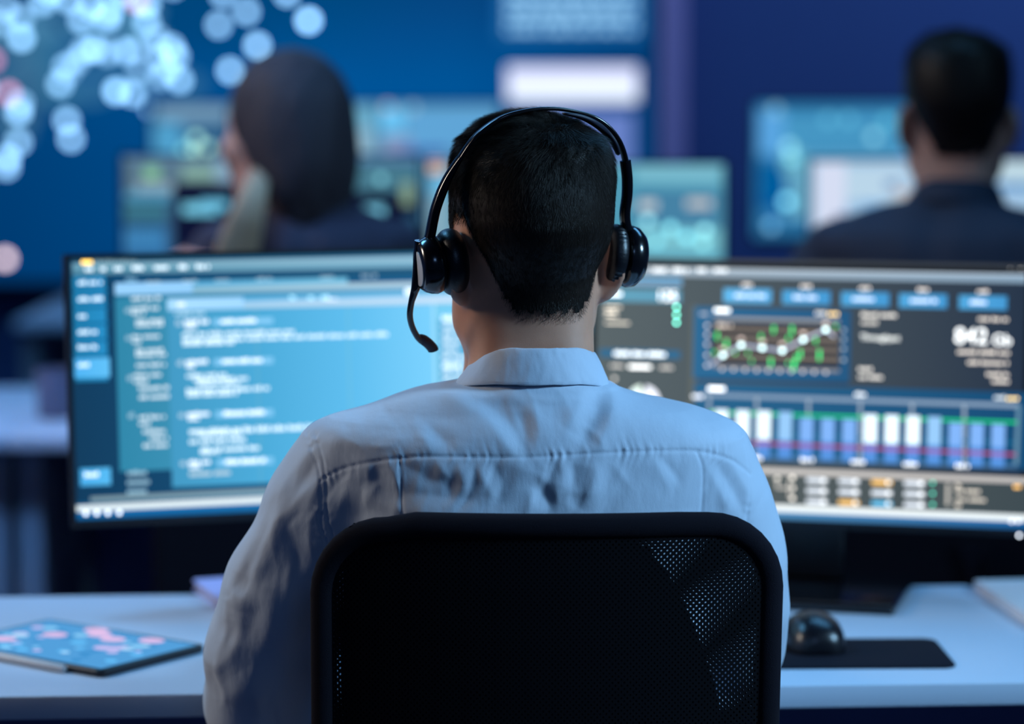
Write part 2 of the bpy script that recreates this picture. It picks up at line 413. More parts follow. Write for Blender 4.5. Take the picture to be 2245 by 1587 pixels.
def body_mesh(h):
    B = Field((-0.36, -0.17, 0.44), (0.36, 0.62, Z(225) + 0.01), h)
    B.loft(head_rows(HAIR_T), 2.15, 0.02, HEAD_YAW)
    T = RH
    def L(p): return HC + T @ np.array(p, float)
    # face, built in the head's own frame: x right, y forward, z up
    B.ell(L((0, 0.035, -0.03)), (0.060, 0.068, 0.085), 0.03, T)
    B.ell(L((0, 0.062, -0.072)), (0.050, 0.044, 0.040), 0.03, T)
    for sg in (-1, 1):
        B.cone(L((sg * 0.054, 0.012, -0.055)), L((sg * 0.047, 0.024, -0.090)), 0.014, 0.013, 0.03)
        B.cone(L((sg * 0.047, 0.024, -0.090)), L((0, 0.082, -0.118)), 0.013, 0.018, 0.03)
        B.ell(L((sg * 0.045, 0.070, -0.035)), (0.026, 0.026, 0.024), 0.025, T)
        B.ell(L((sg * 0.033, 0.107, 0.000)), (0.019, 0.014, 0.013), 0.014, T, 's')
        B.cone(L((sg * 0.014, 0.098, 0.022)), L((sg * 0.048, 0.083, 0.019)), 0.008, 0.006, 0.012)
        B.ell(L((sg * 0.033, 0.0885, 0.0065)), (0.0150, 0.0125, 0.0085), 0.004, T)
        B.ell(L((sg * 0.033, 0.0870, -0.0085)), (0.0145, 0.0115, 0.0060), 0.004, T)
        # ear: shell, lobe and hollow
        ea = math.radians(22) * sg
        Re = T @ np.array([[math.cos(ea), -math.sin(ea), 0], [math.sin(ea), math.cos(ea), 0], [0, 0, 1]])
        ex = sg * 0.0795
        B.ell(L((ex - sg * 0.001, -0.008, -0.032)), (0.0070, 0.020, 0.032), 0.008, Re)
        B.ell(L((ex - sg * 0.008, -0.004, -0.060)), (0.0065, 0.011, 0.012), 0.008, Re)
        B.ell(L((ex + sg * 0.008, 0.001, -0.030)), (0.008, 0.011, 0.020), 0.005, Re, 's')
    B.cone(L((0, 0.097, 0.006)), L((0, 0.117, -0.032)), 0.0065, 0.0095, 0.012)
    for sg in (-1, 1): B.ell(L((sg * 0.012, 0.108, -0.036)), (0.008, 0.010, 0.007), 0.008, T)
    B.ell(L((0, 0.101, -0.063)), (0.024, 0.011, 0.0055), 0.006, T); B.ell(L((0, 0.100, -0.074)), (0.021, 0.011, 0.0065), 0.006, T)
    B.ell(L((0, 0.113, -0.0685)), (0.023, 0.008, 0.0013), 0.003, T, 's')
    # neck with its two cords at the back
    nb = (lx(1163), 0.0, Z(830)); nt = (lx(1168), 0.018, Z(620))
    B.cone(nb, nt, 0.056, 0.052, 0.02)
    B.cone((lx(1100), -0.018, Z(800)), (lx(1100), -0.010, Z(640)), 0.026, 0.024, 0.02)
    B.cone((lx(1235), -0.018, Z(800)), (lx(1232), -0.010, Z(640)), 0.026, 0.024, 0.02)
    B.cone((lx(1062), 0.052, Z(800)), (lx(1052), 0.006, Z(645)), 0.018, 0.018, 0.018)
    # trunk
    B.loft([(Z(860), lx(1150), 0.085, 0.0, 0.055), (Z(915), lx(1150), 0.150, 0.0, 0.075), (Z(960), lx(1152), 0.172, 0.0, 0.088), (Z(1150), lx(1155), 0.160, 0.0, 0.098),
            (Z(1400), lx(1155), 0.145, 0.0, 0.098), (0.66, lx(1155), 0.150, 0.0, 0.098), (0.5, lx(1155), 0.165, 0.02, 0.11)], 2.4, 0.04)
    for s_ in 'lr':
        a = ARM[s_]; rr = [0.046, 0.046, 0.042, 0.038, 0.036, 0.034, 0.024]
        for i in range(6): B.cone(a[i], a[i + 1], rr[i], rr[i + 1], 0.02)
        d = np.array(a[6]) - np.array(a[5]); d[2] *= 0.2
        hand(B, a[6], d, s_)
    return B.mesh()

SHIRT_TOP = [  # py, left px, right px, half depth : outline of shoulders
    (792, 1028, 1302, 0.064), (815, 1026, 1306, 0.064), (830, 1018, 1318, 0.068), (838, 985, 1345, 0.070), (850, 918, 1362, 0.073), (868, 862, 1420, 0.077), (892, 798, 1528, 0.084), (910, 738, 1574, 0.086), (929, 700, 1607, 0.092),
    (950, 684, 1625, 0.097), (985, 690, 1622, 0.102), (1040, 720, 1600, 0.107), (1150, 745, 1570, 0.112), (1400, 765, 1545, 0.113)]
def shirt_mesh(h):
    B = Field((-0.38, -0.19, 0.50), (0.38, 0.42, Z(780)), h)
    rows = [(Z(py), (X(l) + X(r)) / 2 - CX, (X(r) - X(l)) / 2, (-0.002 if py < 900 else -0.006), b) for py, l, r, b in SHIRT_TOP]
    rows += [(0.66, lx(1155), 0.170, 0.0, 0.115), (0.50, lx(1155), 0.185, 0.02, 0.125)]
    B.loft(rows, 2.35, 0.02)
    rr = {'l': [0.052, 0.056, 0.058, 0.058, 0.056, 0.046, 0.034], 'r': [0.050, 0.053, 0.055, 0.055, 0.052, 0.046, 0.034]}
    for s_ in 'lr':
        a = ARM[s_]
        for i in range(6): B.cone(a[i], a[i + 1], rr[s_][i], rr[s_][i + 1], 0.03 if i < 3 else 0.02)
    # open neck so that the neck rises out of it
    B.cone((lx(1165), 0.004, Z(700)), (lx(1165), 0.002, Z(815)), 0.0575, 0.0575, 0.004, 's')
    return B.mesh()
def trousers_mesh(h):
    B = Field((-0.26, -0.16, 0.04), (0.30, 0.62, 0.62), h)
    c = lx(1155)
    B.ell((c, 0.02, 0.53), (0.185, 0.135, 0.085), 0.03)
    for sg in (-1, 1):
        B.cone((c + sg * 0.09, 0.04, 0.52), (c + sg * 0.13, 0.44, 0.515), 0.085, 0.064, 0.03)
        B.cone((c + sg * 0.13, 0.44, 0.51), (c + sg * 0.125, 0.47, 0.12), 0.062, 0.046, 0.03)
    return B.mesh()
def shoes(parent, c, mm):
    for sg in (-1, 1):
        b = MB(); M = Matrix.Translation((c + sg * 0.125, 0.50, 0))
        prof = [(-0.09, 0.030, 0.075), (-0.07, 0.036, 0.095), (-0.02, 0.038, 0.09), (0.05, 0.044, 0.065), (0.12, 0.046, 0.048), (0.165, 0.036, 0.036), (0.185, 0.016, 0.026)]
        vs = []; fs = []; n = 12
        for y, w, hh in prof:
            for k in range(n):
                a = 2 * PI * k / n; vs.append(M @ Vector((w * math.cos(a), y, max(0.004, hh / 2 + hh / 2 * math.sin(a) * 1.0))))
        for i in range(len(prof) - 1):
            for k in range(n): fs.append((i * n + k, i * n + (k + 1) % n, (i + 1) * n + (k + 1) % n, (i + 1) * n + k))
        fs.append(tuple(range(n - 1, -1, -1))); fs.append(tuple(range((len(prof) - 1) * n, len(prof) * n)))
        b.add(vs, fs); b.build('shoe', mm, parent)

# ---- folds of the operator's shirt: ridges (+) and creases (-) as strokes over the cloth, (x, z) seen from behind
RIDGES = []
def stroke(pts, w, amp):
    if w > 5: amp = math.copysign(min(abs(amp), 0.105 * w), amp)
    RIDGES.append(([(lx(a), Z(b)) for a, b in pts], w / 2300.0, amp))
def c4(pts): return [(650 + a / 3.307, 720 + b / 3.307) for a, b in pts]
def c5(pts): return [(1150 + a / 3.307, 720 + b / 3.307) for a, b in pts]
def c6(pts): return [(400 + a / 3.258, 1100 + b / 3.258) for a, b in pts]
# big collar-to-yoke folds
stroke(c4([(1080, 420), (1250, 500), (1420, 600), (1560, 760)]), 34, 4.2)
stroke(c4([(1190, 400), (1380, 470), (1560, 590), (1680, 790)]), 30, -6.0)
stroke(c4([(1500, 400), (1660, 480), (1740, 600), (1760, 760)]), 26, 3.0)
stroke(c5([(520, 420), (520, 520), (440, 640), (380, 740)]), 28, -4.0)
stroke(c5([(620, 400), (620, 520), (560, 640), (520, 740)]), 26, 2.6)
stroke(c5([(400, 440), (360, 540), (300, 640)]), 26, 2.6)
stroke(c5([(-20, 520), (-10, 640), (20, 760)]), 18, -2.4)
stroke(c5([(60, 440), (200, 470), (400, 420)]), 12, 1.6)
stroke(c4([(500, 600), (760, 560), (1000, 560)]), 30, 1.5)
stroke(c4([(560, 690), (800, 640), (980, 660)]), 20, -1.4)
stroke(c4([(940, 600), (1060, 680), (1150, 780)]), 16, -2.6)
stroke(c4([(880, 640), (960, 720), (1010, 800)]), 16, 2.2)
stroke(c4([(360, 640), (300, 760), (260, 860)]), 22, 1.4)
# below the yoke
stroke(c4([(500, 960), (500, 1060), (590, 1150), (780, 1210), (1100, 1230), (1500, 1220)]), 30, 3.4)
stroke(c4([(600, 900), (610, 1000), (660, 1080), (760, 1120)]), 22, -3.0)
stroke(c4([(560, 900), (545, 960), (560, 1010)]), 12, 1.6)
stroke(c4([(700, 880), (740, 980), (770, 1060)]), 13, 2.0)
stroke(c4([(810, 880), (900, 930), (1000, 975), (1100, 1000)]), 20, -2.0)
stroke(c4([(1040, 860), (1090, 930), (1150, 990)]), 12, 1.8)
stroke(c4([(1190, 870), (1210, 940), (1215, 1010)]), 14, 2.6)
stroke(c4([(1120, 930), (1135, 1010), (1120, 1090)]), 16, -1.6)
stroke(c4([(1330, 900), (1380, 1000), (1420, 1080)]), 16, 1.8)
stroke(c4([(1440, 880), (1480, 960), (1480, 1050), (1440, 1150)]), 20, -2.2)
stroke(c4([(1560, 860), (1700, 930), (1820, 1010), (1880, 1120)]), 26, 3.2)
stroke(c4([(1700, 1010), (1800, 1080), (1830, 1170)]), 22, -3.0)
stroke(c4([(820, 1080), (1000, 1080), (1300, 1110)]), 18, -1.4)
stroke(c5([(190, 850), (200, 930), (170, 990)]), 16, -2.4)
stroke(c5([(330, 860), (340, 960), (300, 1040)]), 18, -2.6)
stroke(c5([(250, 860), (270, 940), (260, 1040)]), 14, 1.6)
stroke(c5([(480, 860), (485, 960), (450, 1080), (380, 1170)]), 22, 2.6)
stroke(c5([(400, 1060), (390, 1110), (340, 1180)]), 16, -2.0)
stroke(c5([(0, 900), (100, 1000), (170, 1080), (160, 1180)]), 26, -2.6)
stroke(c5([(620, 880), (680, 960), (720, 1020)]), 12, 0.9)
stroke(c5([(960, 840), (1030, 920), (1080, 1000)]), 12, -1.2)
stroke(c5([(900, 860), (960, 960), (1000, 1040)]), 14, 0.9)
stroke(c5([(500, 1240), (800, 1220), (1200, 1210)]), 22, -0.9)
stroke(c5([(1360, 900), (1450, 1040), (1540, 1200), (1590, 1330)]), 14, -1.8)
stroke(c5([(1300, 940), (1370, 1080), (1450, 1230)]), 14, 1.3)
stroke(c5([(1470, 920), (1540, 1040), (1600, 1160)]), 12, 1.4)
stroke(c5([(1180, 520), (1300, 640), (1360, 700)]), 22, -0.8)
# left shoulder, side and sleeve
stroke(c4([(240, 1140), (330, 1060), (400, 960)]), 16, -2.2)
stroke(c4([(330, 1240), (380, 1100), (420, 960)]), 16, 1.6)
stroke(c4([(420, 1280), (600, 1200), (800, 1290)]), 30, -2.2)
stroke(c4([(650, 1400), (740, 1370), (820, 1330)]), 12, 1.6)
stroke(c4([(0, 1000), (90, 880), (130, 830)]), 16, 2.0)
stroke(c4([(20, 1120), (110, 990), (170, 900)]), 14, -2.4)
stroke(c4([(100, 1250), (150, 1120), (200, 1020)]), 12, 2.2)
stroke(c4([(110, 1330), (180, 1240), (210, 1200)]), 9, 1.6)
stroke(c6([(560, 130), (470, 330), (390, 520), (330, 620)]), 20, 3.4)
stroke(c6([(720, 60), (630, 220), (560, 400), (520, 500)]), 24, 3.6)
stroke(c6([(640, 120), (550, 300), (490, 420)]), 14, -3.0)
stroke(c6([(760, 120), (820, 280), (860, 420)]), 20, -2.0)
stroke(c6([(700, 260), (660, 420), (640, 560)]), 26, -2.0)
stroke(c6([(930, 60), (925, 200), (940, 330)]), 8, 2.2)
stroke(c6([(960, 200), (1010, 270)]), 7, 1.8)
stroke(c6([(440, 480), (420, 560), (400, 640)]), 20, -2.2)
stroke(c6([(350, 600), (400, 640), (380, 740)]), 22, 2.4)
stroke(c6([(310, 700), (300, 860), (290, 1010)]), 10, 3.0)
stroke(c6([(395, 800), (400, 920), (370, 1020), (300, 1120), (210, 1180), (130, 1150)]), 20, 5.0)
stroke(c6([(340, 820), (330, 920), (310, 1000)]), 18, -4.0)
stroke(c6([(160, 1220), (200, 1330), (230, 1440)]), 20, -2.6)
stroke(c6([(190, 1200), (230, 1320), (265, 1420), (240, 1500)]), 10, 3.6)
stroke(c6([(100, 1250), (110, 1400), (100, 1560)]), 9, 2.6)
stroke(c6([(560, 700), (470, 860), (420, 1000)]), 34, -2.6)
stroke(c6([(760, 560), (640, 800), (560, 1000)]), 40, 2.2)
stroke(c6([(860, 760), (740, 900), (640, 1100)]), 36, 2.2)
stroke(c6([(400, 1180), (500, 1300), (520, 1440)]), 30, 1.8)
_rs = random.Random(21)
for (ax, ay, bx, by, ang, n_, amp_) in [(560, 1010, 690, 1180, 112, 9, 0.8), (500, 1180, 660, 1420, 104, 9, 0.8), (440, 1400, 640, 1580, 96, 8, 0.9), (730, 880, 960, 960, 12, 9, 0.7), (900, 985, 1250, 1090, 100, 18, 0.8), (1270, 975, 1500, 1100, 110, 12, 0.5), (1540, 1000, 1640, 1150, 118, 8, 0.9), (1000, 860, 1300, 950, 60, 8, 0.9), (730, 1040, 880, 1130, 118, 6, 0.7)]:
    for _ in range(n_):
        x0_, y0_ = _rs.uniform(ax, bx), _rs.uniform(ay, by); t_ = math.radians(ang + _rs.uniform(-22, 22)); l_ = _rs.uniform(24, 80); cu_ = _rs.uniform(-0.25, 0.25)
        p_ = [(x0_ + l_ * (k_ / 2 - 1) * math.cos(t_) - cu_ * l_ * (1 - abs(k_ / 2 - 1) ** 2) * math.sin(t_), y0_ + l_ * (k_ / 2 - 1) * math.sin(t_) + cu_ * l_ * (1 - abs(k_ / 2 - 1) ** 2) * math.cos(t_)) for k_ in range(5)]
        stroke(p_, _rs.uniform(6, 13), amp_ * _rs.choice((-1, 1)) * _rs.uniform(0.5, 1))
# seams: narrow grooves
def seam(pts, w=4.0, amp=-0.9): stroke(pts, w, amp)
YOKE = [(712, 1033), (740, 1014), (768, 1001), (807, 989), (847, 980), (883, 974), (922, 969), (983, 968), (1073, 968), (1158, 969), (1250, 963), (1271, 962), (1362, 959), (1452, 959), (1519, 963), (1573, 979), (1604, 995), (1640, 1027)]
DART_L = [(883, 974), (886, 1020), (889, 1068), (895, 1104), (896, 1143), (890, 1250)]
DART_R = [(1517, 965), (1528, 990), (1531, 1007), (1532, 1053), (1530, 1090), (1526, 1125), (1522, 1250)]
ARML_A = [(672, 940), (688, 968), (710, 1022), (713, 1083), (708, 1115), (714, 1145), (724, 1175), (735, 1220)]
ARML_B = [(694, 938), (712, 972), (723, 1037), (722, 1107), (738, 1167), (752, 1220)]
ARMR_A = [(1618, 940), (1632, 965), (1640, 1027), (1636, 1077), (1631, 1122), (1626, 1180)]
for q in (YOKE, DART_L, DART_R, ARML_A, ARML_B): seam(q)
seam(ARMR_A, 4.0, -0.6)

def seg_dist(x, z, pts):
    """distance to a polyline and length along it"""
    best = np.full(x.shape, 9.0); along = np.zeros(x.shape); acc = 0.0
    for (ax, az), (bx, bz) in zip(pts, pts[1:]):
        dx, dz = bx - ax, bz - az; L = math.hypot(dx, dz) + 1e-9
        t = np.clip(((x - ax) * dx + (z - az) * dz) / (L * L), 0, 1)
        d = np.hypot(x - ax - t * dx, z - az - t * dz); m = d < best
        best = np.where(m, d, best); along = np.where(m, acc + t * L, along); acc += L
    return best, along, acc
def fold_raw(x, z, lo_w, hi_w):
    out = np.zeros(x.shape)
    for pts, w, amp in RIDGES:
        if not (lo_w <= w < hi_w): continue
        p = np.array(pts)
        for _ in range(3):
            if len(p) > 2:
                q = [p[0]]
                for a, b in zip(p, p[1:]): q += [a * 0.75 + b * 0.25, a * 0.25 + b * 0.75]
                q.append(p[-1]); p = np.array(q)
        lo = p.min(0) - 2.8 * w; hi = p.max(0) + 2.8 * w
        m = (x > lo[0]) & (x < hi[0]) & (z > lo[1]) & (z < hi[1])
        if not m.any(): continue
        d, al, L = seg_dist(x[m], z[m], [tuple(v) for v in p])
        if w > 0.0025:
            t = np.clip(al / L, 0, 1); taper = np.sin(PI * np.clip(0.08 + 0.84 * t, 0, 1)) ** 0.8
            ww = w * (0.55 + 0.55 * taper)
            out[m] += amp * 0.001 * np.exp(-(d / ww) ** 1.55) * taper
        else: out[m] += amp * 0.001 * np.exp(-(d / w) ** 2)
    return out
def puckers(x, z):
    out = np.zeros(x.shape); rs = np.random.RandomState(3)
    for pts, reach, a0, lam in ((YOKE, 0.0050, 0.0013, 0.0058), (ARML_A, 0.003, 0.0010, 0.007), (ARML_B, 0.003, 0.0008, 0.008), (ARMR_A, 0.003, 0.0007, 0.008)):
        pl = [(lx(a), Z(b)) for a, b in pts]
        m = (np.abs(x - np.mean([q[0] for q in pl])) < 0.3) & (z > min(q[1] for q in pl) - 0.03) & (z < max(q[1] for q in pl) + 0.03)
        d, al, L = seg_dist(x[m], z[m], pl)
        al = al + np.sign(z[m] - 0) * 0.0 + 0.35 * d
        g = np.zeros(al.shape)
        for j in range(5):
            l = lam * rs.uniform(0.75, 2.0); g += np.sin(2 * PI * (al / l + rs.rand()) + 2.5 * np.sin(2 * PI * al / (0.06 * rs.uniform(0.6, 1.5))))
        env = np.clip(0.5 + 0.5 * np.sin(2 * PI * al / 0.075 + 1) + 0.3 * np.sin(2 * PI * al / 0.031), 0.1, 1.2)
        rr = reach * (0.7 + 0.9 * np.clip(np.sin(2 * PI * al / 0.043 + 2), 0, 1))
        out[m] += a0 * 0.4 * g * np.exp(-(d / rr)) * env * np.clip(d / 0.0008, 0, 1)
    return out
FG = 0.0009
def blur(A, s):
    r = int(3 * s) + 1; k = np.exp(-0.5 * (np.arange(-r, r + 1) / s) ** 2); k /= k.sum()
    for ax in (0, 1): A = np.apply_along_axis(lambda v: np.convolve(v, k, 'same'), ax, A)
    return A
def fold_height(x, z):
    gx = np.arange(-0.36, 0.30, FG); gz = np.arange(0.70, 1.13, FG)
    GX, GZ = np.meshgrid(gx, gz, indexing='ij')
    A = blur(fold_raw(GX, GZ, 0.0025, 1), 1.3) * 1.2 + blur(puckers(GX, GZ), 0.9) + fold_raw(GX, GZ, 0, 0.0025)
    fx = np.clip((x - gx[0]) / FG, 0, len(gx) - 1.001); fz = np.clip((z - gz[0]) / FG, 0, len(gz) - 1.001)
    i = fx.astype(int); j = fz.astype(int); u = fx - i; v = fz - j
    inside = (x > gx[0]) & (x < gx[-1]) & (z > gz[0]) & (z < gz[-1])
    return ((A[i, j] * (1 - u) + A[i + 1, j] * u) * (1 - v) + (A[i, j + 1] * (1 - u) + A[i + 1, j + 1] * u) * v) * inside
# ================================================================ the room
M_WALL = mat('navy_wall_paint', (64, 98, 150), 0.85, noise=0.05, nscale=3)
M_WALL2 = mat('indigo_lower_wall_paint', (92, 92, 160), 0.85, noise=0.05, nscale=3)
M_FLOOR = mat('dark_carpet', (52, 60, 88), 0.95, noise=0.3, nscale=300, bump=0.5, bscale=400)
M_CEIL = mat('dark_ceiling_paint', (60, 66, 100), 0.9)
M_PILLAR = mat('lilac_lit_pillar', (190, 176, 222), 0.7)  # purple light on the pillar is put into this base colour
WY = 9.2
def slab(name, *a, m):
    o = MB().box(*a).build(name, m, smooth=False); tag(o, kind='structure'); return o
slab('floor', -4.5, 4.5, -1.5, WY + 0.1, -0.1, 0, m=M_FLOOR)
slab('ceiling', -4.5, 4.5, -1.5, WY + 0.1, 3.0, 3.1, m=M_CEIL)
slab('wall_back', -4.5, 4.5, WY, WY + 0.1, 0, 3.0, m=M_WALL)
slab('wall_left', -4.6, -4.5, -1.5, WY, 0, 3.0, m=M_WALL)
slab('wall_right', 4.5, 4.6, -1.5, WY, 0, 3.0, m=M_WALL)
slab('baseboard_back', -4.5, 4.5, WY - 0.02, WY, 0, 0.1, m=M_CEIL)
VY = 9.0
px0, px1 = P(1446, 300, VY - 0.02).x, P(1502, 300, VY - 0.02).x
slab('pillar', px0, px1, VY - 0.02, WY - 0.001, 0, 2.999, m=M_PILLAR)

# ---------------------------------------------------------------- video wall at the back of the room
vw = empty('video_wall', (0, VY, 0), 0, 'huge wall display glowing deep blue with scattered white map dots and panels', 'video wall')
vx0, vx1 = -3.6, P(1436, 300, VY).x; vz0, vz1 = P(0, 618, VY).z, 2.75
MB().box(vx0 - 0.02, vx1 + 0.006, 0.004, 0.16, vz0 - 0.02, vz1 + 0.02).build('housing', M_BLACKM, vw, bevel=0.004)
cv = Canvas()
def W2(px, py): q = P(px, py, VY); return (q.x, q.z)
# field of blue, brighter towards the middle panel
xs = [vx0, W2(0, 0)[0], W2(700, 0)[0], W2(1000, 0)[0], vx1]; zs = [vz0, W2(0, 350)[1], W2(0, 180)[1], W2(0, 0)[1], vz1]
cols = {0: [(0, 52, 104)] * 2 + [(0, 58, 110), (0, 60, 112), (0, 56, 108)], 1: [(0, 58, 112), (0, 62, 118), (0, 68, 124), (0, 66, 118), (0, 58, 108)],
        2: [(0, 64, 122), (0, 80, 146), (0, 84, 152), (0, 72, 128), (0, 60, 112)], 3: [(0, 66, 126), (0, 84, 152), (0, 84, 152), (6, 70, 130), (0, 60, 112)], 4: [(0, 60, 112), (0, 62, 118), (0, 60, 118), (4, 56, 108), (0, 50, 100)]}
for i in range(4):
    for j in range(4):
        cv.poly([(xs[i], zs[j]), (xs[i + 1], zs[j]), (xs[i + 1], zs[j + 1]), (xs[i], zs[j + 1])], [cols[i][j], cols[i + 1][j], cols[i + 1][j + 1], cols[i][j + 1]])
rnd = random.Random(5)
# pale land masses of the map
for (ax, ay, bx, by, c) in [(0, 40, 110, 200, (60, 112, 150)), (60, 0, 350, 90, (70, 130, 170)), (0, 190, 60, 300, (50, 100, 140)), (110, 90, 200, 210, (50, 110, 150)), (150, 100, 420, 190, (40, 100, 150)), (-260, 0, 0, 240, (60, 112, 150))]:
    for k in range(10):
        x, y = rnd.uniform(ax, bx), rnd.uniform(ay, by); q = W2(x, y); r = rnd.uniform(0.04, 0.08)
        cv.disc(q[0], q[1], r, c, 1.0, 12, r * rnd.uniform(0.5, 1))
DOTS = [(677, 45, 1.25), (565, 100, .95), (505, 155, .85), (480, 55, .7), (541, 26, .72), (490, -12, .7), (630, -14, .8), (48, 84, .95), (2, 50, .6), (48, 40, .6), (95, 5, .8), (150, 0, .8), (200, 12, .85),
        (240, 26, .9), (180, 44, .8), (236, 42, .9), (322, 8, 1.0), (322, 48, .8), (344, 84, .55), (186, 112, .7), (208, 108, .9), (236, 116, .55), (276, 112, .75), (300, 108, .4), (376, 104, .8), (386, 124, .8), (352, 128, .5), (344, 96, .4), (306, 156, .45),
        (146, 148, .75), (150, 158, .4), (133, 184, .75), (168, 134, .5), (256, 200, 1.1), (292, 206, .75), (368, 152, .6), (395, 176, .8), (352, 170, .5), (336, 236, .7), (148, 264, .8), (157, 304, .8),
        (42, 246, .95), (46, 226, .6), (42, 312, .75), (18, 346, .85), (16, 366, .8), (14, 20, .6), (270, -14, .8), (110, -20, .8), (380, -30, .7), (560, -40, .7)]
DOTS += [(rnd.uniform(-900, -30), rnd.uniform(-250, 380), rnd.uniform(.5, 1)) for _ in range(45)] + [(rnd.uniform(0, 500), rnd.uniform(-420, -40), rnd.uniform(.5, .9)) for _ in range(40)]
for x, y, k in DOTS:
    q = W2(x, y); cv.disc(q[0], q[1], 0.0185, (150, 206, 252), 5.4 * k, 16)
for x, y, k in [(22, 205, .85), (-14, 132, .7), (302, 2, .9), (14, 566, 1.25)]:
    q = W2(x, y); cv.disc(q[0], q[1], 0.0175, (255, 176, 214) if y < 400 else (255, 226, 232), 3.0 * k, 14)
# text block, white window and lilac panel
a = W2(1110, 75); b = W2(1392, -70)
cv.rect(W2(1088, 0)[0], W2(0, 88)[1], W2(1414, 0)[0], W2(0, -90)[1], (24, 96, 160))
for r_ in range(7):
    y = 62 - r_ * 24
    x = 1112
    while x < 1390:
        w_ = rnd.uniform(14, 44); q0 = W2(x, y + 7); q1 = W2(min(x + w_, 1394), y - 7); cv.rect(q0[0], q0[1], q1[0], q1[1], (150, 205, 242), 1.25); x += w_ + rnd.uniform(6, 12)
q0 = W2(1112, 222); q1 = W2(1398, 146); cv.rect(q0[0], q0[1], q1[0], q1[1], (214, 220, 250), 1.2)
q0 = W2(1120, 216); q1 = W2(1392, 186); cv.rect(q0[0], q0[1], q1[0], q1[1], (228, 240, 255), 1.25)
q0 = W2(1170, 372); q1 = W2(1388, 246); cv.rect(q0[0], q0[1], q1[0], q1[1], (104, 130, 200))
cv.build('screen', vw)

# ================================================================ monitors
def monitor(label, group, cx, cy, deskz, yaw, tilt, w, h, zb, chin=0.016, depth=0.022, col_w=0.075, base_w=0.22, base_d=0.17, cxo=0.0):
    """w, h: outer panel; zb: height of the panel's lower edge. Returns thing and a function from picture points to the panel plane"""
    t = empty('monitor', (cx, cy, deskz), yaw, label, 'monitor', group)
    zp = zb - deskz
    rot = (-tilt, 0, 0)
    bz = 0.006
    m = MB()
    # housing: shallow tray with a raised rim and a bulged back
    m.box(-w / 2, w / 2, 0.001, depth * 0.6, 0, h)
    m.box(-w / 2 + 0.05, w / 2 - 0.05, depth * 0.55, depth + 0.018, 0.03, h - 0.04)
    m.build('housing', M_BLACKM, t, bevel=0.003, loc=(0, 0, zp), rot=rot)
    f = MB()
    for a in ((-w / 2, -w / 2 + bz, 0, h), (w / 2 - bz, w / 2, 0, h), (-w / 2 + bz, w / 2 - bz, h - bz, h), (-w / 2 + bz, w / 2 - bz, 0, chin)):
        f.box(a[0], a[1], -0.003, 0.001, a[2], a[3])
    f.build('bezel', M_BLACK, t, loc=(0, 0, zp), rot=rot, smooth=False)
    c = MB(); c.box(cxo - col_w / 2, cxo + col_w / 2, 0.028, 0.05, 0.012, zp + h * 0.55); c.build('stand_column', M_BLACK, t, bevel=0.004)
    b = MB(); b.box(cxo - base_w / 2, cxo + base_w / 2, -base_d * 0.6, base_d * 0.4, 0.0, 0.012); b.build('stand_base', M_GLOSS, t, bevel=0.005)
    M = Matrix.Translation((cx, cy, deskz)) @ Matrix.Rotation(yaw, 4, 'Z') @ Matrix.Translation((0, 0, zp)) @ Matrix.Rotation(-tilt, 4, 'X')
    Mi = M.inverted(); o = Mi @ Vector((0, 0, CAMZ)); R3 = Mi.to_3x3()
    def to(px, py):
        d = R3 @ ray(px, py); k = -o.y / d.y; q = o + d * k; return (q.x, q.z)
    t['_'] = 0; del t['_']
    return t, to, (zp, rot, w, h, bz, chin)
def base_canvas(geo, col, col2=None):
    zp, rot, w, h, bz, chin = geo
    c = Canvas(); x0, x1, z0, z1 = -w / 2 + bz, w / 2 - bz, chin, h - bz
    col2 = col2 or col
    c.poly([(x0, z0), (x1, z0), (x1, z1), (x0, z1)], [col, col2, col2, col])
    return c

DZ = 0.73
# ---- left monitor of the operator
yl = math.radians(17.5); e = Vector((-0.5175, 3.178)); ww = 0.54
cxy = e + Vector((math.cos(yl), math.sin(yl))) * ww / 2
zb = P(163, 1161, 3.17).z
ml, L, g = monitor('black monitor with blue code windows, behind the left arm of the man in the headset', None, cxy.x, cxy.y + 0.0, DZ, yl, math.radians(5), ww, 0.322, zb, cxo=0.07, base_w=0.18)
c = base_canvas(g, (20, 62, 96), (30, 100, 150)); c.gain = 1.08
rnd = random.Random(11)
def R(c, x0, y0, x1, y1, col, k=1.0, f=L):            # rectangle from picture points of its top left and lower right corner
    a = f(x0, y0); b = f(x1, y1); c.rect(a[0], b[1], b[0], a[1], col, k)
def RG(c, x0, y0, x1, y1, c0, c1, f=L):
    a = f(x0, y0); b = f(x1, y1); c.up(); c.poly([(a[0], b[1]), (b[0], b[1]), (b[0], a[1]), (a[0], a[1])], [c0, c1, c1, c0])
def T(c, x0, y0, x1, y1, col, k=1.0, f=L):            # small print
    a = f(x0, y0); b = f(x1, y1); c.words(a[0], b[1], b[0], a[1], col, k, rnd)
def Tl(c, x, y, wpx, col, k=1.0, hpx=9, f=L, sl=-0.028):
    T(c, x, y - hpx / 2, x + wpx, y + hpx / 2 + sl * wpx, col, k, f)
def WR(c, xr, yt, yb, x1, c0, c1, f=L, x0=None):      # band read off at its left end
    a = f(xr, yt); b = f(xr, yb); e_ = f(x1, (yt + yb) / 2); xa = f(x0, yt)[0] if x0 else a[0]
    c.up(); c.poly([(xa, b[1]), (e_[0], b[1]), (e_[0], a[1]), (xa, a[1])], [c0, c1, c1, c0])
XE = 1108
WR(c, 158, 561, 573, XE, (24, 78, 108), (40, 110, 150))
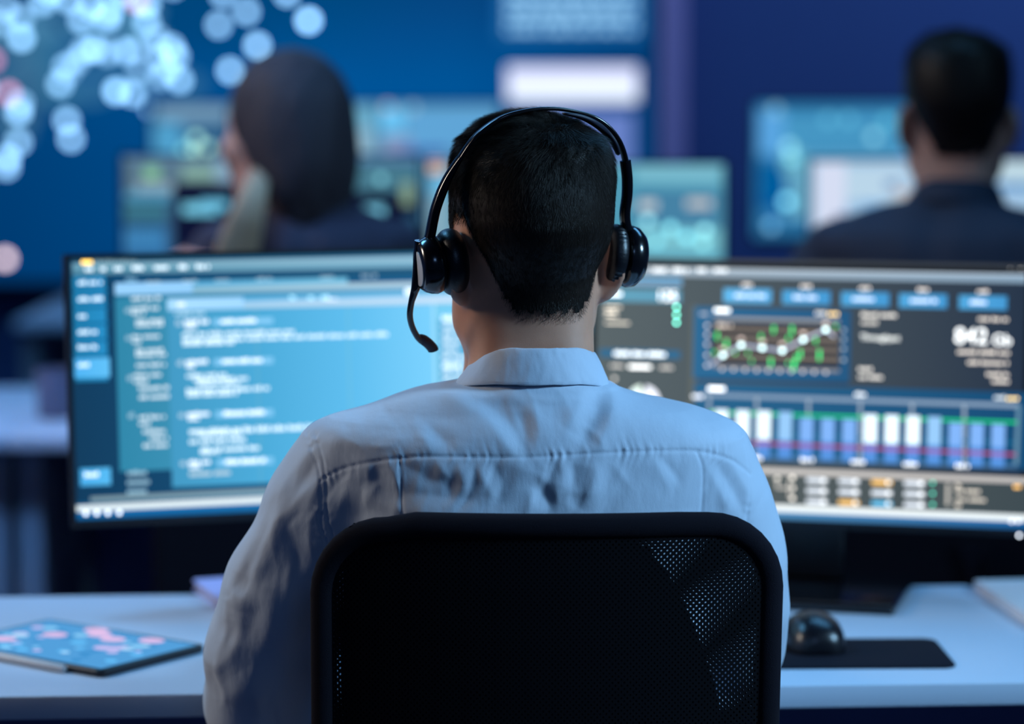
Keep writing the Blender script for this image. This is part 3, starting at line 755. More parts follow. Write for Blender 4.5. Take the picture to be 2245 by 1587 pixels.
WR(c, 158, 577, 603, XE, (84, 140, 166), (128, 180, 206)); WR(c, 158, 577, 588, XE, (110, 160, 182), (160, 200, 222)); WR(c, 158, 606, 619, XE, (12, 70, 112), (40, 90, 120), x0=244)
for x, w_ in ((186, 14), (220, 10), (250, 18), (290, 24), (338, 30), (392, 18), (430, 26)): Tl(c, x, 590 - (x - 180) * .022, w_, (220, 238, 250), 1.6, 10)
for i in range(3): q = L(182 + i * 8, 575); c.disc(q[0], q[1], 0.0022, (255, 205, 90), 3.2)
for k_ in range(12): Tl(c, 205 + k_ * 8, 573, 6, (150, 180, 190), 1.0, 6)
RG(c, 158, 606, 236, 834, (34, 128, 176), (40, 140, 196))
for i in range(6): y = 636 + i * 36; RG(c, 158, y, 238, y + 3, (16, 96, 144), (16, 100, 150))
RG(c, 162, 786, 240, 826, (78, 176, 238), (96, 190, 244))
for y, w_ in ((620, 50), (656, 52), (693, 24), (728, 40), (761, 42), (800, 20)): Tl(c, 170, y, w_, (215, 236, 250), 1.5, 9)
RG(c, 174, 1027, 242, 1062, (74, 172, 232), (86, 184, 240)); Tl(c, 184, 1040, 26, (225, 240, 252), 1.6, 10)
# rear window
WR(c, 250, 647, 1034, XE, (48, 132, 166), (96, 184, 226)); WR(c, 250, 620, 634, 760, (70, 156, 206), (110, 186, 220)); WR(c, 250, 633, 647, XE, (120, 176, 200), (190, 214, 230)); WR(c, 250, 621, 646, 420, (150, 206, 250), (146, 204, 250)); WR(c, 250, 648, 656, XE, (36, 116, 154), (70, 160, 210))
Tl(c, 274, 613, 22, (120, 170, 200), 1.3, 8)
for x in (320, 400, 470, 560, 700, 790): Tl(c, x, 620 - (x - 300) * .03, 30, (170, 205, 225), 1.1, 6)
blocks = [(655, 60, 0), (676, 66, 0), (686, 26, 0), (704, 60, 8), (712, 62, 8), (738, 58, 0), (749, 24, 0), (768, 66, 6), (778, 66, 6), (800, 66, 6), (822, 58, 0), (836, 26, 0), (851, 66, 10), (870, 66, 10), (914, 58, 8), (928, 26, 8), (945, 60, 16), (960, 48, 30), (976, 60, 16)]
for y, w_, dx in blocks:
    Tl(c, 286 + dx + (y - 655) * .03, y, w_ - dx * .3, (205, 222, 232), 1.35, 8)
for y in (680, 740, 828, 910): Tl(c, 271 + (y - 655) * .03, y, 9, (150, 185, 205), 1.2, 12)
for y in (1036, 1056, 1076): Tl(c, 276, y, 50, (140, 180, 200), 1.4, 9)
# front window
WR(c, 363, 655, 667, XE, (80, 166, 216), (150, 208, 244))
for x, w_ in ((632, 8), (672, 8), (700, 14)): Tl(c, x, 652, w_, (170, 225, 245), 1.8, 8)
Tl(c, 712, 658, 22, (225, 235, 250), 1.5, 10); Tl(c, 884, 640, 20, (240, 248, 255), 1.9, 12)
WR(c, 363, 667, 681, XE, (150, 200, 232), (212, 232, 252))
WR(c, 363, 655, 681, 530, (166, 218, 254), (160, 214, 254)); R(c, 384, 664, 402, 672, (230, 244, 255), 1.2)
WR(c, 363, 683, 1068, XE, (66, 150, 190), (126, 212, 250))
for (ax, bx, ay, by, c0, c1) in [(363, 560, 682, 1066, (66, 150, 192), (74, 166, 212)), (560, 760, 676, 1062, (74, 166, 212), (92, 184, 232)), (760, 948, 670, 1056, (92, 184, 232), (120, 204, 248))]:
    WR(c, 363, 683, 1068, bx, c0, c1, x0=ax)
R(c, 948, 664, 952, 1045, (160, 220, 248))
Tl(c, 380, 688, 62, (160, 195, 215), 1.5, 8)
def head_line(y):
    Tl(c, 382 + (y - 705) * .03, y + 2, 12, (170, 200, 220), 1.2, 12); Tl(c, 400 + (y - 705) * .03, y, 52, (232, 244, 254), 1.5, 9); Tl(c, 402 + (y - 705) * .03, y + 10, 20, (232, 244, 254), 1.4, 8)
    R(c, 462 + (y - 705) * .03, y - 6, 594, y + 3, (130, 196, 236), 1.1); Tl(c, 480 + (y - 705) * .03, y - 2, 84, (236, 246, 255), 1.55, 9)
for y in (706, 793, 907, 1012): head_line(y)
body = [(395, 733, 240), (395, 745, 450), (396, 753, 110), (404, 823, 84), (420, 832, 116), (428, 840, 84), (404, 855, 180), (405, 864, 110), (410, 943, 330), (430, 950, 92), (410, 966, 120), (434, 984, 130), (434, 990, 40), (410, 1037, 86)]
for x, y, w_ in body: Tl(c, x, y, w_, (215, 236, 246), 1.45 if y != 1037 else 0.9, 8)
# list at the right of the window
RG(c, 952, 700, 1100, 1050, (80, 170, 215), (90, 180, 225))
for i in range(17):
    y = 698 + i * 17
    Tl(c, 962, y, [60, 44, 90, 36, 32, 90, 50, 60, 84, 40, 44, 70, 40, 36, 60, 50, 40][i], (226, 244, 254), 1.6 if i in (0, 6) else 1.25, 13 if i in (0, 6) else 9)
Tl(c, 992, 668, 26, (236, 248, 255), 1.8, 14)
WR(c, 193, 1087, 1099, XE, (120, 148, 160), (150, 190, 208)); WR(c, 163, 1099, 1107, XE, (22, 80, 120), (40, 120, 170))
WR(c, 163, 1106, 1120, XE, (225, 240, 246), (240, 252, 255)); WR(c, 163, 1120, 1138, XE, (20, 96, 156), (34, 120, 184))
for x in (183, 207, 231, 256): q = L(x, 1123 - (x - 183) * .02); c.disc(q[0], q[1], 0.0026, (235, 246, 255), 2.2)
c.build('screen', ml, (0, 0, g[0]), g[1])

# ---- right monitor of the operator
yr = math.radians(-15); e = Vector((0.0955, 3.39)); cxy = e + Vector((math.cos(yr), math.sin(yr))) * ww / 2
zb = P(1292, 1137, 3.385).z
mr, Rr, g = monitor('black monitor with charts and an 842 Gb readout, behind the glossy mouse', None, cxy.x, cxy.y, DZ, yr, math.radians(4), ww, 0.322, zb, col_w=0.095, base_w=0.26, base_d=0.21)
c = base_canvas(g, (92, 104, 108), (40, 54, 74)); c.gain = 1.15
def R(c, x0, y0, x1, y1, col, k=1.0, f=Rr):
    a = f(x0, y0); b = f(x1, y1); c.rect(a[0], b[1], b[0], a[1], col, k)
def RG(c, x0, y0, x1, y1, c0, c1, f=Rr):
    a = f(x0, y0); b = f(x1, y1); c.up(); c.poly([(a[0], b[1]), (b[0], b[1]), (b[0], a[1]), (a[0], a[1])], [c0, c1, c1, c0])
def Tr(c, x, y, wpx, col, k=1.0, hpx=8, sl=0.026): T(c, x, y - hpx / 2, x + wpx, y + hpx / 2 + sl * wpx, col, k, Rr)
def Dr(c, x, y, r, col, k=1.0): q = Rr(x, y); c.disc(q[0], q[1], r, col, k)
def Ln(c, pts, w_, col, k=1.0): c.line([Rr(*p) for p in pts], w_, col, k)
def WS(c, xr, yt, yb, x0, x1, c0, c1):
    a = Rr(xr, yt); b = Rr(xr, yb); xa = Rr(x0, yt)[0]; xb = Rr(x1, yt)[0]
    c.up(); c.poly([(xa, b[1]), (xb, b[1]), (xb, a[1]), (xa, a[1])], [c0, c1, c1, c0])
WS(c, 1410, 564, 573, 1298, 2258, (70, 74, 78), (52, 58, 66))
WS(c, 1450, 575, 605, 1298, 2258, (160, 176, 190), (130, 156, 178)); WS(c, 1450, 575, 590, 1298, 2258, (200, 210, 216), (176, 194, 212))
for x, w_ in ((1382, 26), (1432, 26), (1476, 30), (1530, 12), (1566, 28)): Tr(c, x, 591, w_, (240, 246, 250), 1.8, 9)
for x in (2215, 2238): Dr(c, x, 592, 0.0022, (220, 220, 215), 2.2)
RG(c, 1298, 606, 1496, 614, (80, 170, 220), (80, 176, 232)); RG(c, 1298, 614, 1496, 627, (140, 186, 220), (130, 176, 214))
RG(c, 1316, 632, 1494, 664, (96, 156, 180), (92, 150, 178))
R(c, 1335, 641, 1363, 648, (245, 250, 255), 2.6)
q = Rr(1440, 658); c.text(q[0], q[1], 0.0175, '125', (245, 248, 252), 2.4, bold=0.012)
for y, w_ in ((671, 34), (681, 24), (708 - 20 + 1, 26), (706, 52)): R(c, 1328, y, 1328 + w_, y + 4, (226, 216, 200), 2.3)
for y in (673, 690, 707): Dr(c, 1484, y, 0.0018, (120, 245, 215), 7.5)
RG(c, 1516, 668, 1522, 1020, (96, 102, 98), (92, 98, 96))
RG(c, 1316, 764, 1492, 787, (50, 104, 140), (50, 104, 142)); Tr(c, 1348, 774, 110, (240, 248, 252), 2.6, 9)
R(c, 1380, 800, 1428, 808, (250, 252, 252), 2.4); Tr(c, 1340, 801, 26, (215, 210, 205), 1.5, 7); Tr(c, 1448, 805, 28, (215, 210, 205), 1.5, 7)
# ring chart
q = Rr(1412, 880)
for k_ in range(40):
    a0, a1 = 2 * PI * k_ / 40, 2 * PI * (k_ + 1) / 40
    if 9 <= k_ <= 10: continue
    r0, r1 = 0.011, 0.021
    col = (236, 240, 252) if k_ < 9 else (232, 250, 240) if k_ < 15 else (214, 236, 250)
    c.up(0.00001); c.poly([(q[0] + r0 * math.cos(a0), q[1] + r0 * math.sin(a0)), (q[0] + r1 * math.cos(a0), q[1] + r1 * math.sin(a0)), (q[0] + r1 * math.cos(a1), q[1] + r1 * math.sin(a1)), (q[0] + r0 * math.cos(a1), q[1] + r0 * math.sin(a1))], col, 1.25)
c.disc(q[0], q[1], 0.012, (240, 248, 252), 1.1); R(c, 1345, 826, 1352, 833, (220, 216, 210), 1.8)
Tr(c, 1500, 905, 60, (230, 240, 245), 1.4, 10)
# buttons along the top
for i, x in enumerate((1588, 1717, 1846, 1973, 2104)):
    y = 632 + (x - 1588) * 0.0285
    RG(c, x, y, x + 104, y + 33, (96, 178, 228) if i == 0 else (78, 160, 212), (90, 172, 226) if i == 0 else (66, 146, 202))
    Tr(c, x + 24, y + 15, [62, 56, 54, 56, 36][i], (214, 228, 250), 1.5, 9); Tr(c, x + 40, y - 8, 20, (215, 208, 204), 2.0, 7)
# chart panel
RG(c, 1524, 672, 1864, 838, (44, 102, 144), (36, 84, 124))
RG(c, 1524, 838, 2258, 1030, (40, 96, 136), (22, 72, 112)); RG(c, 1530, 832, 1862, 838, (26, 66, 104), (24, 60, 96))
RG(c, 1562, 704, 1842, 806, (14, 30, 48), (12, 28, 46))
Ln(c, [(1566, 698), (1842, 705)], 0.0040, (160, 160, 160), 1.0)
for i in range(4): Ln(c, [(1566, 719 + i * 20.5), (1842, 727 + i * 20.5)], 0.0045, (128, 118, 108), 1.15)
Ln(c, [(1566, 802), (1842, 812)], 0.0040, (140, 140, 144), 1.0)
for (x, y, h_) in [(1572, 728, 16), (1592, 744, 18), (1566, 768, 8), (1696, 714, 16), (1668, 732, 10), (1736, 714, 18), (1728, 736, 10), (1788, 740, 12), (1754, 766, 18), (1796, 766, 24), (1690, 784, 18), (1740, 790, 22), (1648, 788, 6), (1728, 792, 6), (1832, 712, 6), (1746, 778, 16), (1612, 770, 6), (1640, 770, 6)]:
    R(c, x, y, x + 5, y + h_, (60, 220, 120), 1.8)
PT = [(1560, 800), (1588, 778), (1628, 756), (1674, 762), (1718, 768), (1764, 744), (1813, 722), (1832, 738)]
Ln(c, PT, 0.0028, (176, 186, 210), 1.4)
for p in PT[1:7]:
    Dr(c, p[0], p[1], 0.0028, (215, 250, 250), 3.6); R(c, p[0] - 5, p[1] - 17, p[0] + 5, p[1] - 11, (225, 205, 195), 1.8)
for i, y in enumerate((713, 733, 754, 778, 800)):
    Dr(c, 1554, y, 0.0020, (205, 198, 198), 2.0)
    if i < 4: Dr(c, 1852, y + 10, 0.0020, (190, 205, 215), 1.1)
for i in range(10): Dr(c, 1587 + i * 25.2, 808 + i * 0.8, 0.0019, (205, 200, 198), 1.9)
R(c, 1571, 676, 1604, 684, (248, 252, 252), 2.6); Tr(c, 1540, 687, 12, (190, 190, 195), 1.4, 7); Tr(c, 1576, 712, 32, (225, 212, 202), 1.6, 7)
Tr(c, 1792, 685, 22, (215, 214, 212), 1.9, 8)
for i in range(3): Dr(c, 1822 + i * 8, 688, 0.0019, (246, 208, 130), 2.6)
# text column and readout
for x, y, w_, k_ in [(1892, 689, 78, 2.0), (1892, 706, 36, 1.5), (1886, 808, 26, 1.9), (1886, 825, 48, 1.9)]: Tr(c, x, y, w_, (208, 204, 198), k_, 8)
q = Rr(1890, 744); c.text(q[0], q[1], 0.0098, 'Throughput', (208, 212, 210), 2.4, bold=0.01)
q = Rr(2164, 753); c.text(q[0] + 0.002, q[1], 0.0265, '842', (236, 240, 242), 2.0, 'RIGHT', bold=0.012); c.text(q[0] + 0.0075, q[1] - 0.001, 0.0185, 'Gb', (236, 240, 242), 2.0, bold=0.012)
for x, y, w_ in [(2148, 698, 64), (2102, 770, 110), (2124, 793, 88), (2166, 819, 44), (2178, 834, 32)]: Tr(c, x, y, w_, (204, 196, 188), 2.0, 8)
# lower bar chart
Ln(c, [(1544, 864), (2236, 888)], 0.0052, (138, 162, 188), 0.95)
Ln(c, [(2236, 888), (2230, 1018)], 0.0045, (100, 140, 165), 1.0); Ln(c, [(1660, 1000), (2230, 1020)], 0.0040, (70, 110, 150), 1.0)
for i, x in enumerate((1560, 1664, 1777, 1890, 2003, 2117)): Ln(c, [(x, 866 + i * 4), (x + 0, 1000 + i * 4)], 0.0036, (150, 168, 186), 1.0)
Ln(c, [(1560, 902), (2232, 924)], 0.0030, (30, 190, 110), 1.3); Ln(c, [(1640, 950), (2228, 968)], 0.0026, (30, 110, 150), 0.9)
for i in range(14):
    x = 1570 + i * 46.5; y = 896 + i * 1.5; hi = i in (0, 1, 2, 7, 8, 9); top = y if hi or i in (3, 10) else y + 12
    RG(c, x, top, x + 34, 998 + i * 1.9, (90, 160, 230), (84, 152, 226)) if False else None
    a_ = Rr(x + 3, top); b_ = Rr(x + 30, 998 + i * 1.9); m_ = Rr(x, 958 + i * 1.5)
    c.rect(a_[0], m_[1], b_[0], a_[1], (226, 244, 254) if hi else (150, 200, 246) if i in (3, 10) else (128, 178, 244), 1.25 if hi else 0.95)
    c.rect(a_[0], b_[1], b_[0], m_[1], (84, 142, 214), 1.0)
Ln(c, [(1650, 968), (2230, 994)], 0.0034, (176, 70, 120), 0.9)
for i in range(14):
    x = 1570 + i * 46.5; a_ = Rr(x + 3, 966 + i * 2); b_ = Rr(x + 30, 974 + i * 2); c.rect(a_[0], b_[1], b_[0], a_[1], (128, 130, 214), 1.0)
for x, y in ((1660, 1001), (1774, 1005), (1884, 1009), (1998, 1014), (2112, 1018)): Tr(c, x - 12, y, 26, (222, 226, 232), 2.3, 9)
R(c, 1560, 846, 1596, 855, (250, 252, 254), 2.4); Tr(c, 1526, 866, 18, (225, 228, 235), 2.3, 9); Tr(c, 1880, 862, 22, (210, 216, 220), 2.3, 8); Tr(c, 2184, 869, 24, (196, 205, 210), 2.0, 8)
for i in range(3): Dr(c, 2214 + i * 9, 872, 0.0019, (240, 210, 140), 2.6)
# table strip
WS(c, 1654, 1021, 1034, 1298, 2258, (214, 210, 206), (186, 182, 180)); WS(c, 1654, 1035, 1099, 1298, 2258, (92, 100, 100), (60, 72, 78))
for px_, rows in ((1775, 'www'), (1845, 'wwo'), (1917, 'owb'), (1988, 'www')):
    for j, ch in enumerate(rows):
        y = 1044 + (px_ - 1775) * 0.03 + j * 23
        R(c, px_, y, px_ + 44, y + 12, {'w': (200, 208, 218), 'o': (224, 178, 104), 'b': (90, 170, 210)}[ch], 1.5)
        Dr(c, px_ + 36, y + 6, 0.0020, (245, 248, 250), 2.2)
for y in (1055, 1078, 1102): Dr(c, 2050, y, 0.0018, (90, 220, 190), 2.4)
for p in [(1712, 1046), (1745, 1044), (1745, 1066), (1745, 1088)]: Dr(c, p[0], p[1], 0.0026, (232, 226, 216), 2.0)
Ln(c, [(1712, 1046), (1712, 1066), (1745, 1066)], 0.0026, (190, 186, 180), 1.2); Ln(c, [(1738, 1044), (1738, 1088)], 0.0022, (190, 186, 180), 1.2)
R(c, 2080, 1056, 2086, 1104, (170, 166, 160), 1.4)
for x, y, w_ in [(2100, 1060, 12), (2100, 1072, 56), (2100, 1090, 64), (2100, 1104, 12)]: Tr(c, x, y, w_, (205, 196, 184), 1.8, 8)
for i in range(2): Dr(c, 2230 + i * 8, 1063, 0.0020, (235, 180, 100), 2.4)
WS(c, 1673, 1100, 1115, 1298, 2258, (248, 255, 255), (232, 242, 246)); WS(c, 1673, 1115, 1131, 1298, 2258, (100, 160, 200), (24, 90, 150))
for x in (2222, 2236): Dr(c, x, 1138, 0.0022, (225, 228, 235), 2.0)
c.build('screen', mr, (0, 0, g[0]), g[1])
q = Rr(2235, 1180)
MB().lathe([(0.0016, 0), (0.0016, 0.002)], 16, Matrix.Translation((q[0], -0.0032, 0.0020)) @ Matrix.Rotation(PI / 2, 4, 'X')).build('power_light', emit_mat('white_power_led', (230, 240, 255), 6), mr, loc=(0, 0, g[0]), rot=g[1])

# ================================================================ desks
def desk(label, x0, x1, y0, y1, group=None, z=DZ, th=0.025, yaw=0.0, poly=None, ins=0.03, panel=True, legw=0.045):
    t = empty('desk', ((x0 + x1) / 2, (y0 + y1) / 2, 0), yaw, label, 'desk', group)
    a, b = (x1 - x0) / 2, (y1 - y0) / 2
    d = MB()
    d.prism(poly or [(-a, -b), (a, -b), (a, b), (-a, b)], z - th, z); d.build('desktop', M_DESK, t, bevel=0.002, seg=2)
    for sx in (-1, 1):
        l = MB(); l.box(sx * (a - ins) - legw / 2, sx * (a - ins) + legw / 2, -b + 0.06, b - 0.04, 0, z - th); l.build('side_panel', M_DESKD, t, bevel=0.002, seg=2)
    if panel:
        l = MB(); l.box(-a + ins + legw / 2 + 0.002, a - ins - legw / 2 - 0.002, b - 0.09, b - 0.07, 0.12, z - th - 0.002); l.build('modesty_panel', M_DARKPANEL, t, bevel=0.001, seg=1)
    return t
nl, nr = PZ(0, 1527, DZ), PZ(2245, 1495, DZ); fl, fr = PZ(0, 1305, DZ), PZ(2120, 1285, DZ)
dyaw = math.atan2(nr.y - nl.y, nr.x - nl.x)
mid = (nl + nr + fl + fr) / 4
ca, sa = math.cos(-dyaw), math.sin(-dyaw)
def dl(p): q = p - mid; return (q.x * ca - q.y * sa, q.x * sa + q.y * ca)
yn = (dl(nl)[1] + dl(nr)[1]) / 2; yf = (dl(fl)[1] + dl(fr)[1]) / 2
n0 = dl(PZ(2118, 1285, DZ))[0]; n1 = dl(PZ(2172, 1285, DZ))[0]
poly = [(-0.98, yn), (0.98, yn), (0.98, yf), (n1, yf), (n1 + 0.004, yf - 0.05), (n0 + 0.03, yf - 0.05), (n0, yf), (-0.98, yf)]
b_ = (yf - yn) / 2
desk_main = desk('long white desk under both front monitors, with the tablet and mouse on it', mid.x - 0.98, mid.x + 0.98, mid.y - b_, mid.y + b_, yaw=dyaw, poly=poly)

desk('pale desk in the middle row, in front of the seated woman', -0.885, 0.45, 4.74, 5.5, 'desks in the middle row')
desk('pale desk in the middle row, in front of the man in the dark jacket', 0.452, 1.80, 4.74, 5.5, 'desks in the middle row')
desk('pale desk end at the left edge of the picture, beside the tall monitor stand', -2.24, -0.887, 4.74, 5.5, 'desks in the middle row')
x3 = PZ(40, 698, DZ).x
desk('far pale desk in the back row, under the two small rear monitors', x3, 0.5, 6.95, 7.75, 'desks in the back row')
desk('far pale desk in the back row, under the rear teal map monitor', 0.502, 2.3, 6.95, 7.75, 'desks in the back row')

# ================================================================ monitors of the rows behind
def far_monitor(label, l, r, top, Y, h, col, col2, paint, group):
    x0, x1 = P(l, top, Y).x, P(r, top, Y).x; zt = P(1122, top, Y).z
    t, to, g = monitor(label, group, (x0 + x1) / 2, Y, DZ, 0, 0, x1 - x0, h, zt - h)
    c = base_canvas(g, col, col2)
    paint(c, to); c.build('screen', t, (0, 0, g[0]), g[1]); return t
def blobs(c, f, L_, k=1.0):
    for x0, y0, x1, y1, col in L_:
        a = f(x0, y0); b = f(x1, y1); c.rect(a[0], b[1], b[0], a[1], col, k)
def dots(c, f, L_, k=1.0, r=0.008):
    for x, y, col, kk in L_: q = f(x, y); c.disc(q[0], q[1], r, col, k * kk, 12)
def p1(c, f):    # in front of the woman
    blobs(c, f, [(272, 345, 915, 356, (90, 130, 170)), (275, 352, 470, 430, (90, 120, 140)), (315, 365, 350, 390, (130, 190, 160)), (320, 386, 345, 392, (160, 220, 150)), (400, 365, 470, 395, (130, 170, 160)), (470, 350, 540, 400, (130, 165, 190)),
                 (300, 402, 400, 420, (140, 165, 180)), (275, 420, 375, 440, (80, 150, 185)), (272, 448, 365, 478, (60, 120, 140)), (272, 484, 365, 496, (40, 90, 120)), (272, 500, 365, 560, (50, 115, 170)), (380, 400, 920, 720, (14, 20, 50)), (272, 444, 365, 449, (20, 50, 80)),
                 (400, 446, 476, 470, (120, 205, 235)), (440, 438, 500, 458, (110, 195, 230)), (560, 360, 900, 400, (80, 140, 170)), (730, 360, 915, 420, (70, 120, 140)), (800, 452, 842, 476, (130, 215, 245)), (880, 400, 905, 450, (130, 160, 140)), (890, 470, 915, 545, (40, 80, 110)), (386, 560, 600, 600, (40, 80, 130))])
    dots(c, f, [(745, 385, (110, 170, 190), .9), (775, 390, (110, 170, 190), 1.2), (835, 392, (110, 175, 190), 1.2), (425, 330, (170, 220, 200), 1)], 1.6)
    for i in range(6): blobs(c, f, [(276 + i * 14, 505, 284 + i * 14, 540, (70, 140, 190))])
def p2(c, f):    # behind the operator's head
    blobs(c, f, [(936, 362, 1586, 372, (120, 190, 210)), (940, 350, 975, 380, (230, 190, 170)), (940, 385, 980, 430, (110, 185, 225)), (938, 430, 990, 545, (130, 170, 190)), (1390, 366, 1578, 400, (120, 185, 205)), (1395, 430, 1430, 462, (200, 215, 220)),
                 (1440, 425, 1480, 450, (180, 205, 225)), (1505, 430, 1560, 455, (190, 195, 200)), (1390, 415, 1580, 500, (70, 130, 165)), (1400, 440, 1440, 460, (200, 210, 215)), (1505, 436, 1560, 456, (190, 195, 200)), (1390, 500, 1580, 556, (120, 190, 205))])
    dots(c, f, [(1420, 485, (150, 225, 235), 1), (1470, 500, (130, 215, 225), 1.2), (1505, 520, (120, 210, 225), 1.2), (1545, 505, (140, 215, 220), 1.2), (1440, 530, (120, 205, 220), 1), (1540, 535, (130, 210, 215), 1)], 2.2)
def p3(c, f):    # bright, in front of the dark-jacketed man
    blobs(c, f, [(1782, 352, 2432, 720, (160, 196, 228)), (1790, 358, 1850, 720, (214, 222, 244)), (1855, 366, 1985, 440, (186, 214, 234)), (1990, 352, 2060, 400, (176, 208, 236)), (1890, 440, 1980, 470, (130, 180, 226)), (1940, 396, 1970, 412, (100, 140, 190)),
                 (1960, 415, 1995, 430, (205, 190, 185)), (2180, 352, 2432, 398, (188, 215, 228)), (2180, 402, 2432, 414, (60, 130, 190)), (1830, 470, 2432, 720, (60, 90, 140))])
G2 = 'monitors of the middle row'; G3 = 'monitors of the back row'
far_monitor('blurred monitor with dark panels and cyan glow, in front of the seated woman', 262, 926, 336, 5.25, 0.345, (54, 88, 124), (50, 100, 140), p1, G2)
far_monitor('blurred teal monitor directly behind the headset man\'s head', 932, 1594, 354, 5.25, 0.345, (60, 130, 160), (90, 165, 190), p2, G2)
far_monitor('blurred bright white monitor in front of the man in the dark jacket', 1772, 2442, 345, 5.25, 0.345, (170, 200, 230), (150, 190, 220), p3, G2)
def p4(c, f):
    blobs(c, f, [(345, 232, 500, 262, (120, 160, 190)), (335, 270, 400, 340, (80, 160, 205)), (500, 240, 690, 330, (40, 60, 100))]); dots(c, f, [(430, 305, (160, 215, 200), 1.2), (455, 325, (160, 210, 190), 1), (405, 330, (120, 200, 210), 1)], 2.2, .011)
def p5(c, f):
    blobs(c, f, [(740, 232, 815, 350, (110, 175, 205)), (775, 285, 812, 340, (150, 185, 205)), (835, 236, 885, 290, (110, 200, 250)), (890, 238, 1090, 330, (96, 165, 215)), (840, 300, 900, 345, (140, 160, 200)), (740, 350, 1090, 358, (50, 100, 140)), (870, 325, 980, 340, (60, 90, 170))])
    dots(c, f, [(850, 232, (200, 190, 190), .6), (905, 236, (170, 210, 230), .5)], 2, .01)
def p6(c, f):
    blobs(c, f, [(1662, 232, 1985, 240, (40, 120, 170)), (1664, 240, 1720, 340, (90, 165, 225)), (1720, 250, 1985, 330, (70, 150, 195)), (1730, 336, 1985, 420, (90, 160, 200)), (1664, 355, 1722, 440, (0, 92, 156)), (1664, 440, 1720, 460, (0, 80, 150)), (1715, 330, 1760, 378, (110, 180, 200)), (1664, 480, 1780, 525, (40, 110, 160)), (1985, 280, 2016, 340, (120, 160, 230)), (1725, 380, 1780, 480, (100, 165, 195))])
    dots(c, f, [(1730, 322, (140, 205, 215), 1), (1735, 345, (120, 200, 215), 1), (1724, 442, (120, 210, 235), 1.3), (1690, 495, (110, 170, 210), .9), (1815, 262, (90, 170, 200), .7), (1860, 262, (90, 170, 200), .7), (1945, 265, (90, 180, 205), .7), (1915, 300, (130, 190, 205), .9), (1700, 240, (120, 170, 190), .7)], 2.2, .012)
far_monitor('small blurred rear monitor showing grey blue tiles, left of the woman\'s face', 328, 706, 224, 7.2, 0.33, (60, 110, 150), (40, 80, 120), p4, G3)
far_monitor('small blurred rear monitor with light blue panels, right of the woman\'s head', 722, 1100, 222, 7.2, 0.33, (80, 140, 175), (90, 150, 190), p5, G3)
far_monitor('blurred rear monitor with teal map, between the wall pillar and the dark-jacketed man', 1652, 2190, 222, 7.2, 0.372, (46, 120, 170), (60, 130, 180), p6, G3)

# ================================================================ things on the operator's desk
def lp(px, py, z): return PZ(px, py, z)
# tablet
tz = DZ + 0.0085
n_ = lp(222, 1470, tz); r_ = lp(442, 1415, tz)
tv = (r_ - n_); tyaw = math.atan2(tv.y, tv.x) - PI / 2; sw = 0.165; lw = 0.245
M_T = Matrix.Translation((n_.x, n_.y, DZ)) @ Matrix.Rotation(tyaw, 4, 'Z')
tab = empty('tablet', (n_.x, n_.y, DZ), tyaw, 'tablet lying flat, glowing blue map on its screen, near the front desk edge', 'tablet')
def rrect(x0, x1, y0, y1, r, n=6):
    out = []
    for cx_, cy_, a0 in ((x1 - r, y0 + r, -90), (x1 - r, y1 - r, 0), (x0 + r, y1 - r, 90), (x0 + r, y0 + r, 180)):
        for i in range(n + 1): a = math.radians(a0 + 90 * i / n); out.append((cx_ + r * math.cos(a), cy_ + r * math.sin(a)))
    return out
MB().prism(rrect(-lw, 0, 0, sw, 0.010), 0, 0.008).build('case', M_BLACK, tab, bevel=0.0015, seg=2)
ct = Canvas(); rr_ = random.Random(4)
ct.rect(-lw + 0.008, 0.008, -0.008, sw - 0.008, (24, 84, 130)) if False else None
def tp(x, y, r, col, k=1.0):
    ct.up(0.00002); ct.poly([(x + r * math.cos(2 * PI * i / 12), y + r * 0.8 * math.sin(2 * PI * i / 12)) for i in range(12)], col, k)
ct.poly([(-lw + .007, .007), (-.007, .007), (-.007, sw - .007), (-lw + .007, sw - .007)], (84, 160, 220))
for i in range(46):
    x, y = rr_.uniform(-lw + .02, -.025), rr_.uniform(.02, sw - .04)
    tp(x, y, rr_.uniform(.004, .013), rr_.choice([(140, 206, 246), (100, 190, 246), (60, 140, 200), (170, 216, 248), (196, 186, 236)]), 1.1)
for x, y in ((-.13, .13), (-.17, .10), (-.10, .12), (-.20, .05), (-.06, .14), (-.15, .145)): tp(x, y, 0.016, (222, 190, 232), 1.05)
ct.build('screen', tab, (0, 0, 0.0084), (-PI / 2, 0, 0))
# stylus along the tablet's long edge
sty = empty('stylus', (0, 0, 0), 0, 'thin light grey stylus lying along the long edge of the tablet', 'stylus')
s0 = lp(144, 1463, DZ + 0.005); s1 = lp(-60, 1424, DZ + 0.005)
dd = (s1 - s0); off = Vector((dd.y, -dd.x, 0)).normalized() * -0.0
sty.location = (s0.x, s0.y - 0.006, DZ); v = Vector((dd.x, dd.y, 0)); L_ = v.length; v.normalize()
o_ = Vector((0, 0, 0.0047))
MB().tube([o_, o_ + v * 0.002, o_ + v * (L_ * 0.9)], [0.0036, 0.0045, 0.0045], 14).build('barrel', mat('light_grey_plastic', (190, 192, 196), 0.35), sty)
MB().tube([o_ + v * (L_ * 0.9), o_ + v * L_], [0.0044, 0.0008], 12).build('tip', mat('light_grey_plastic', (190, 192, 196), 0.35), sty)
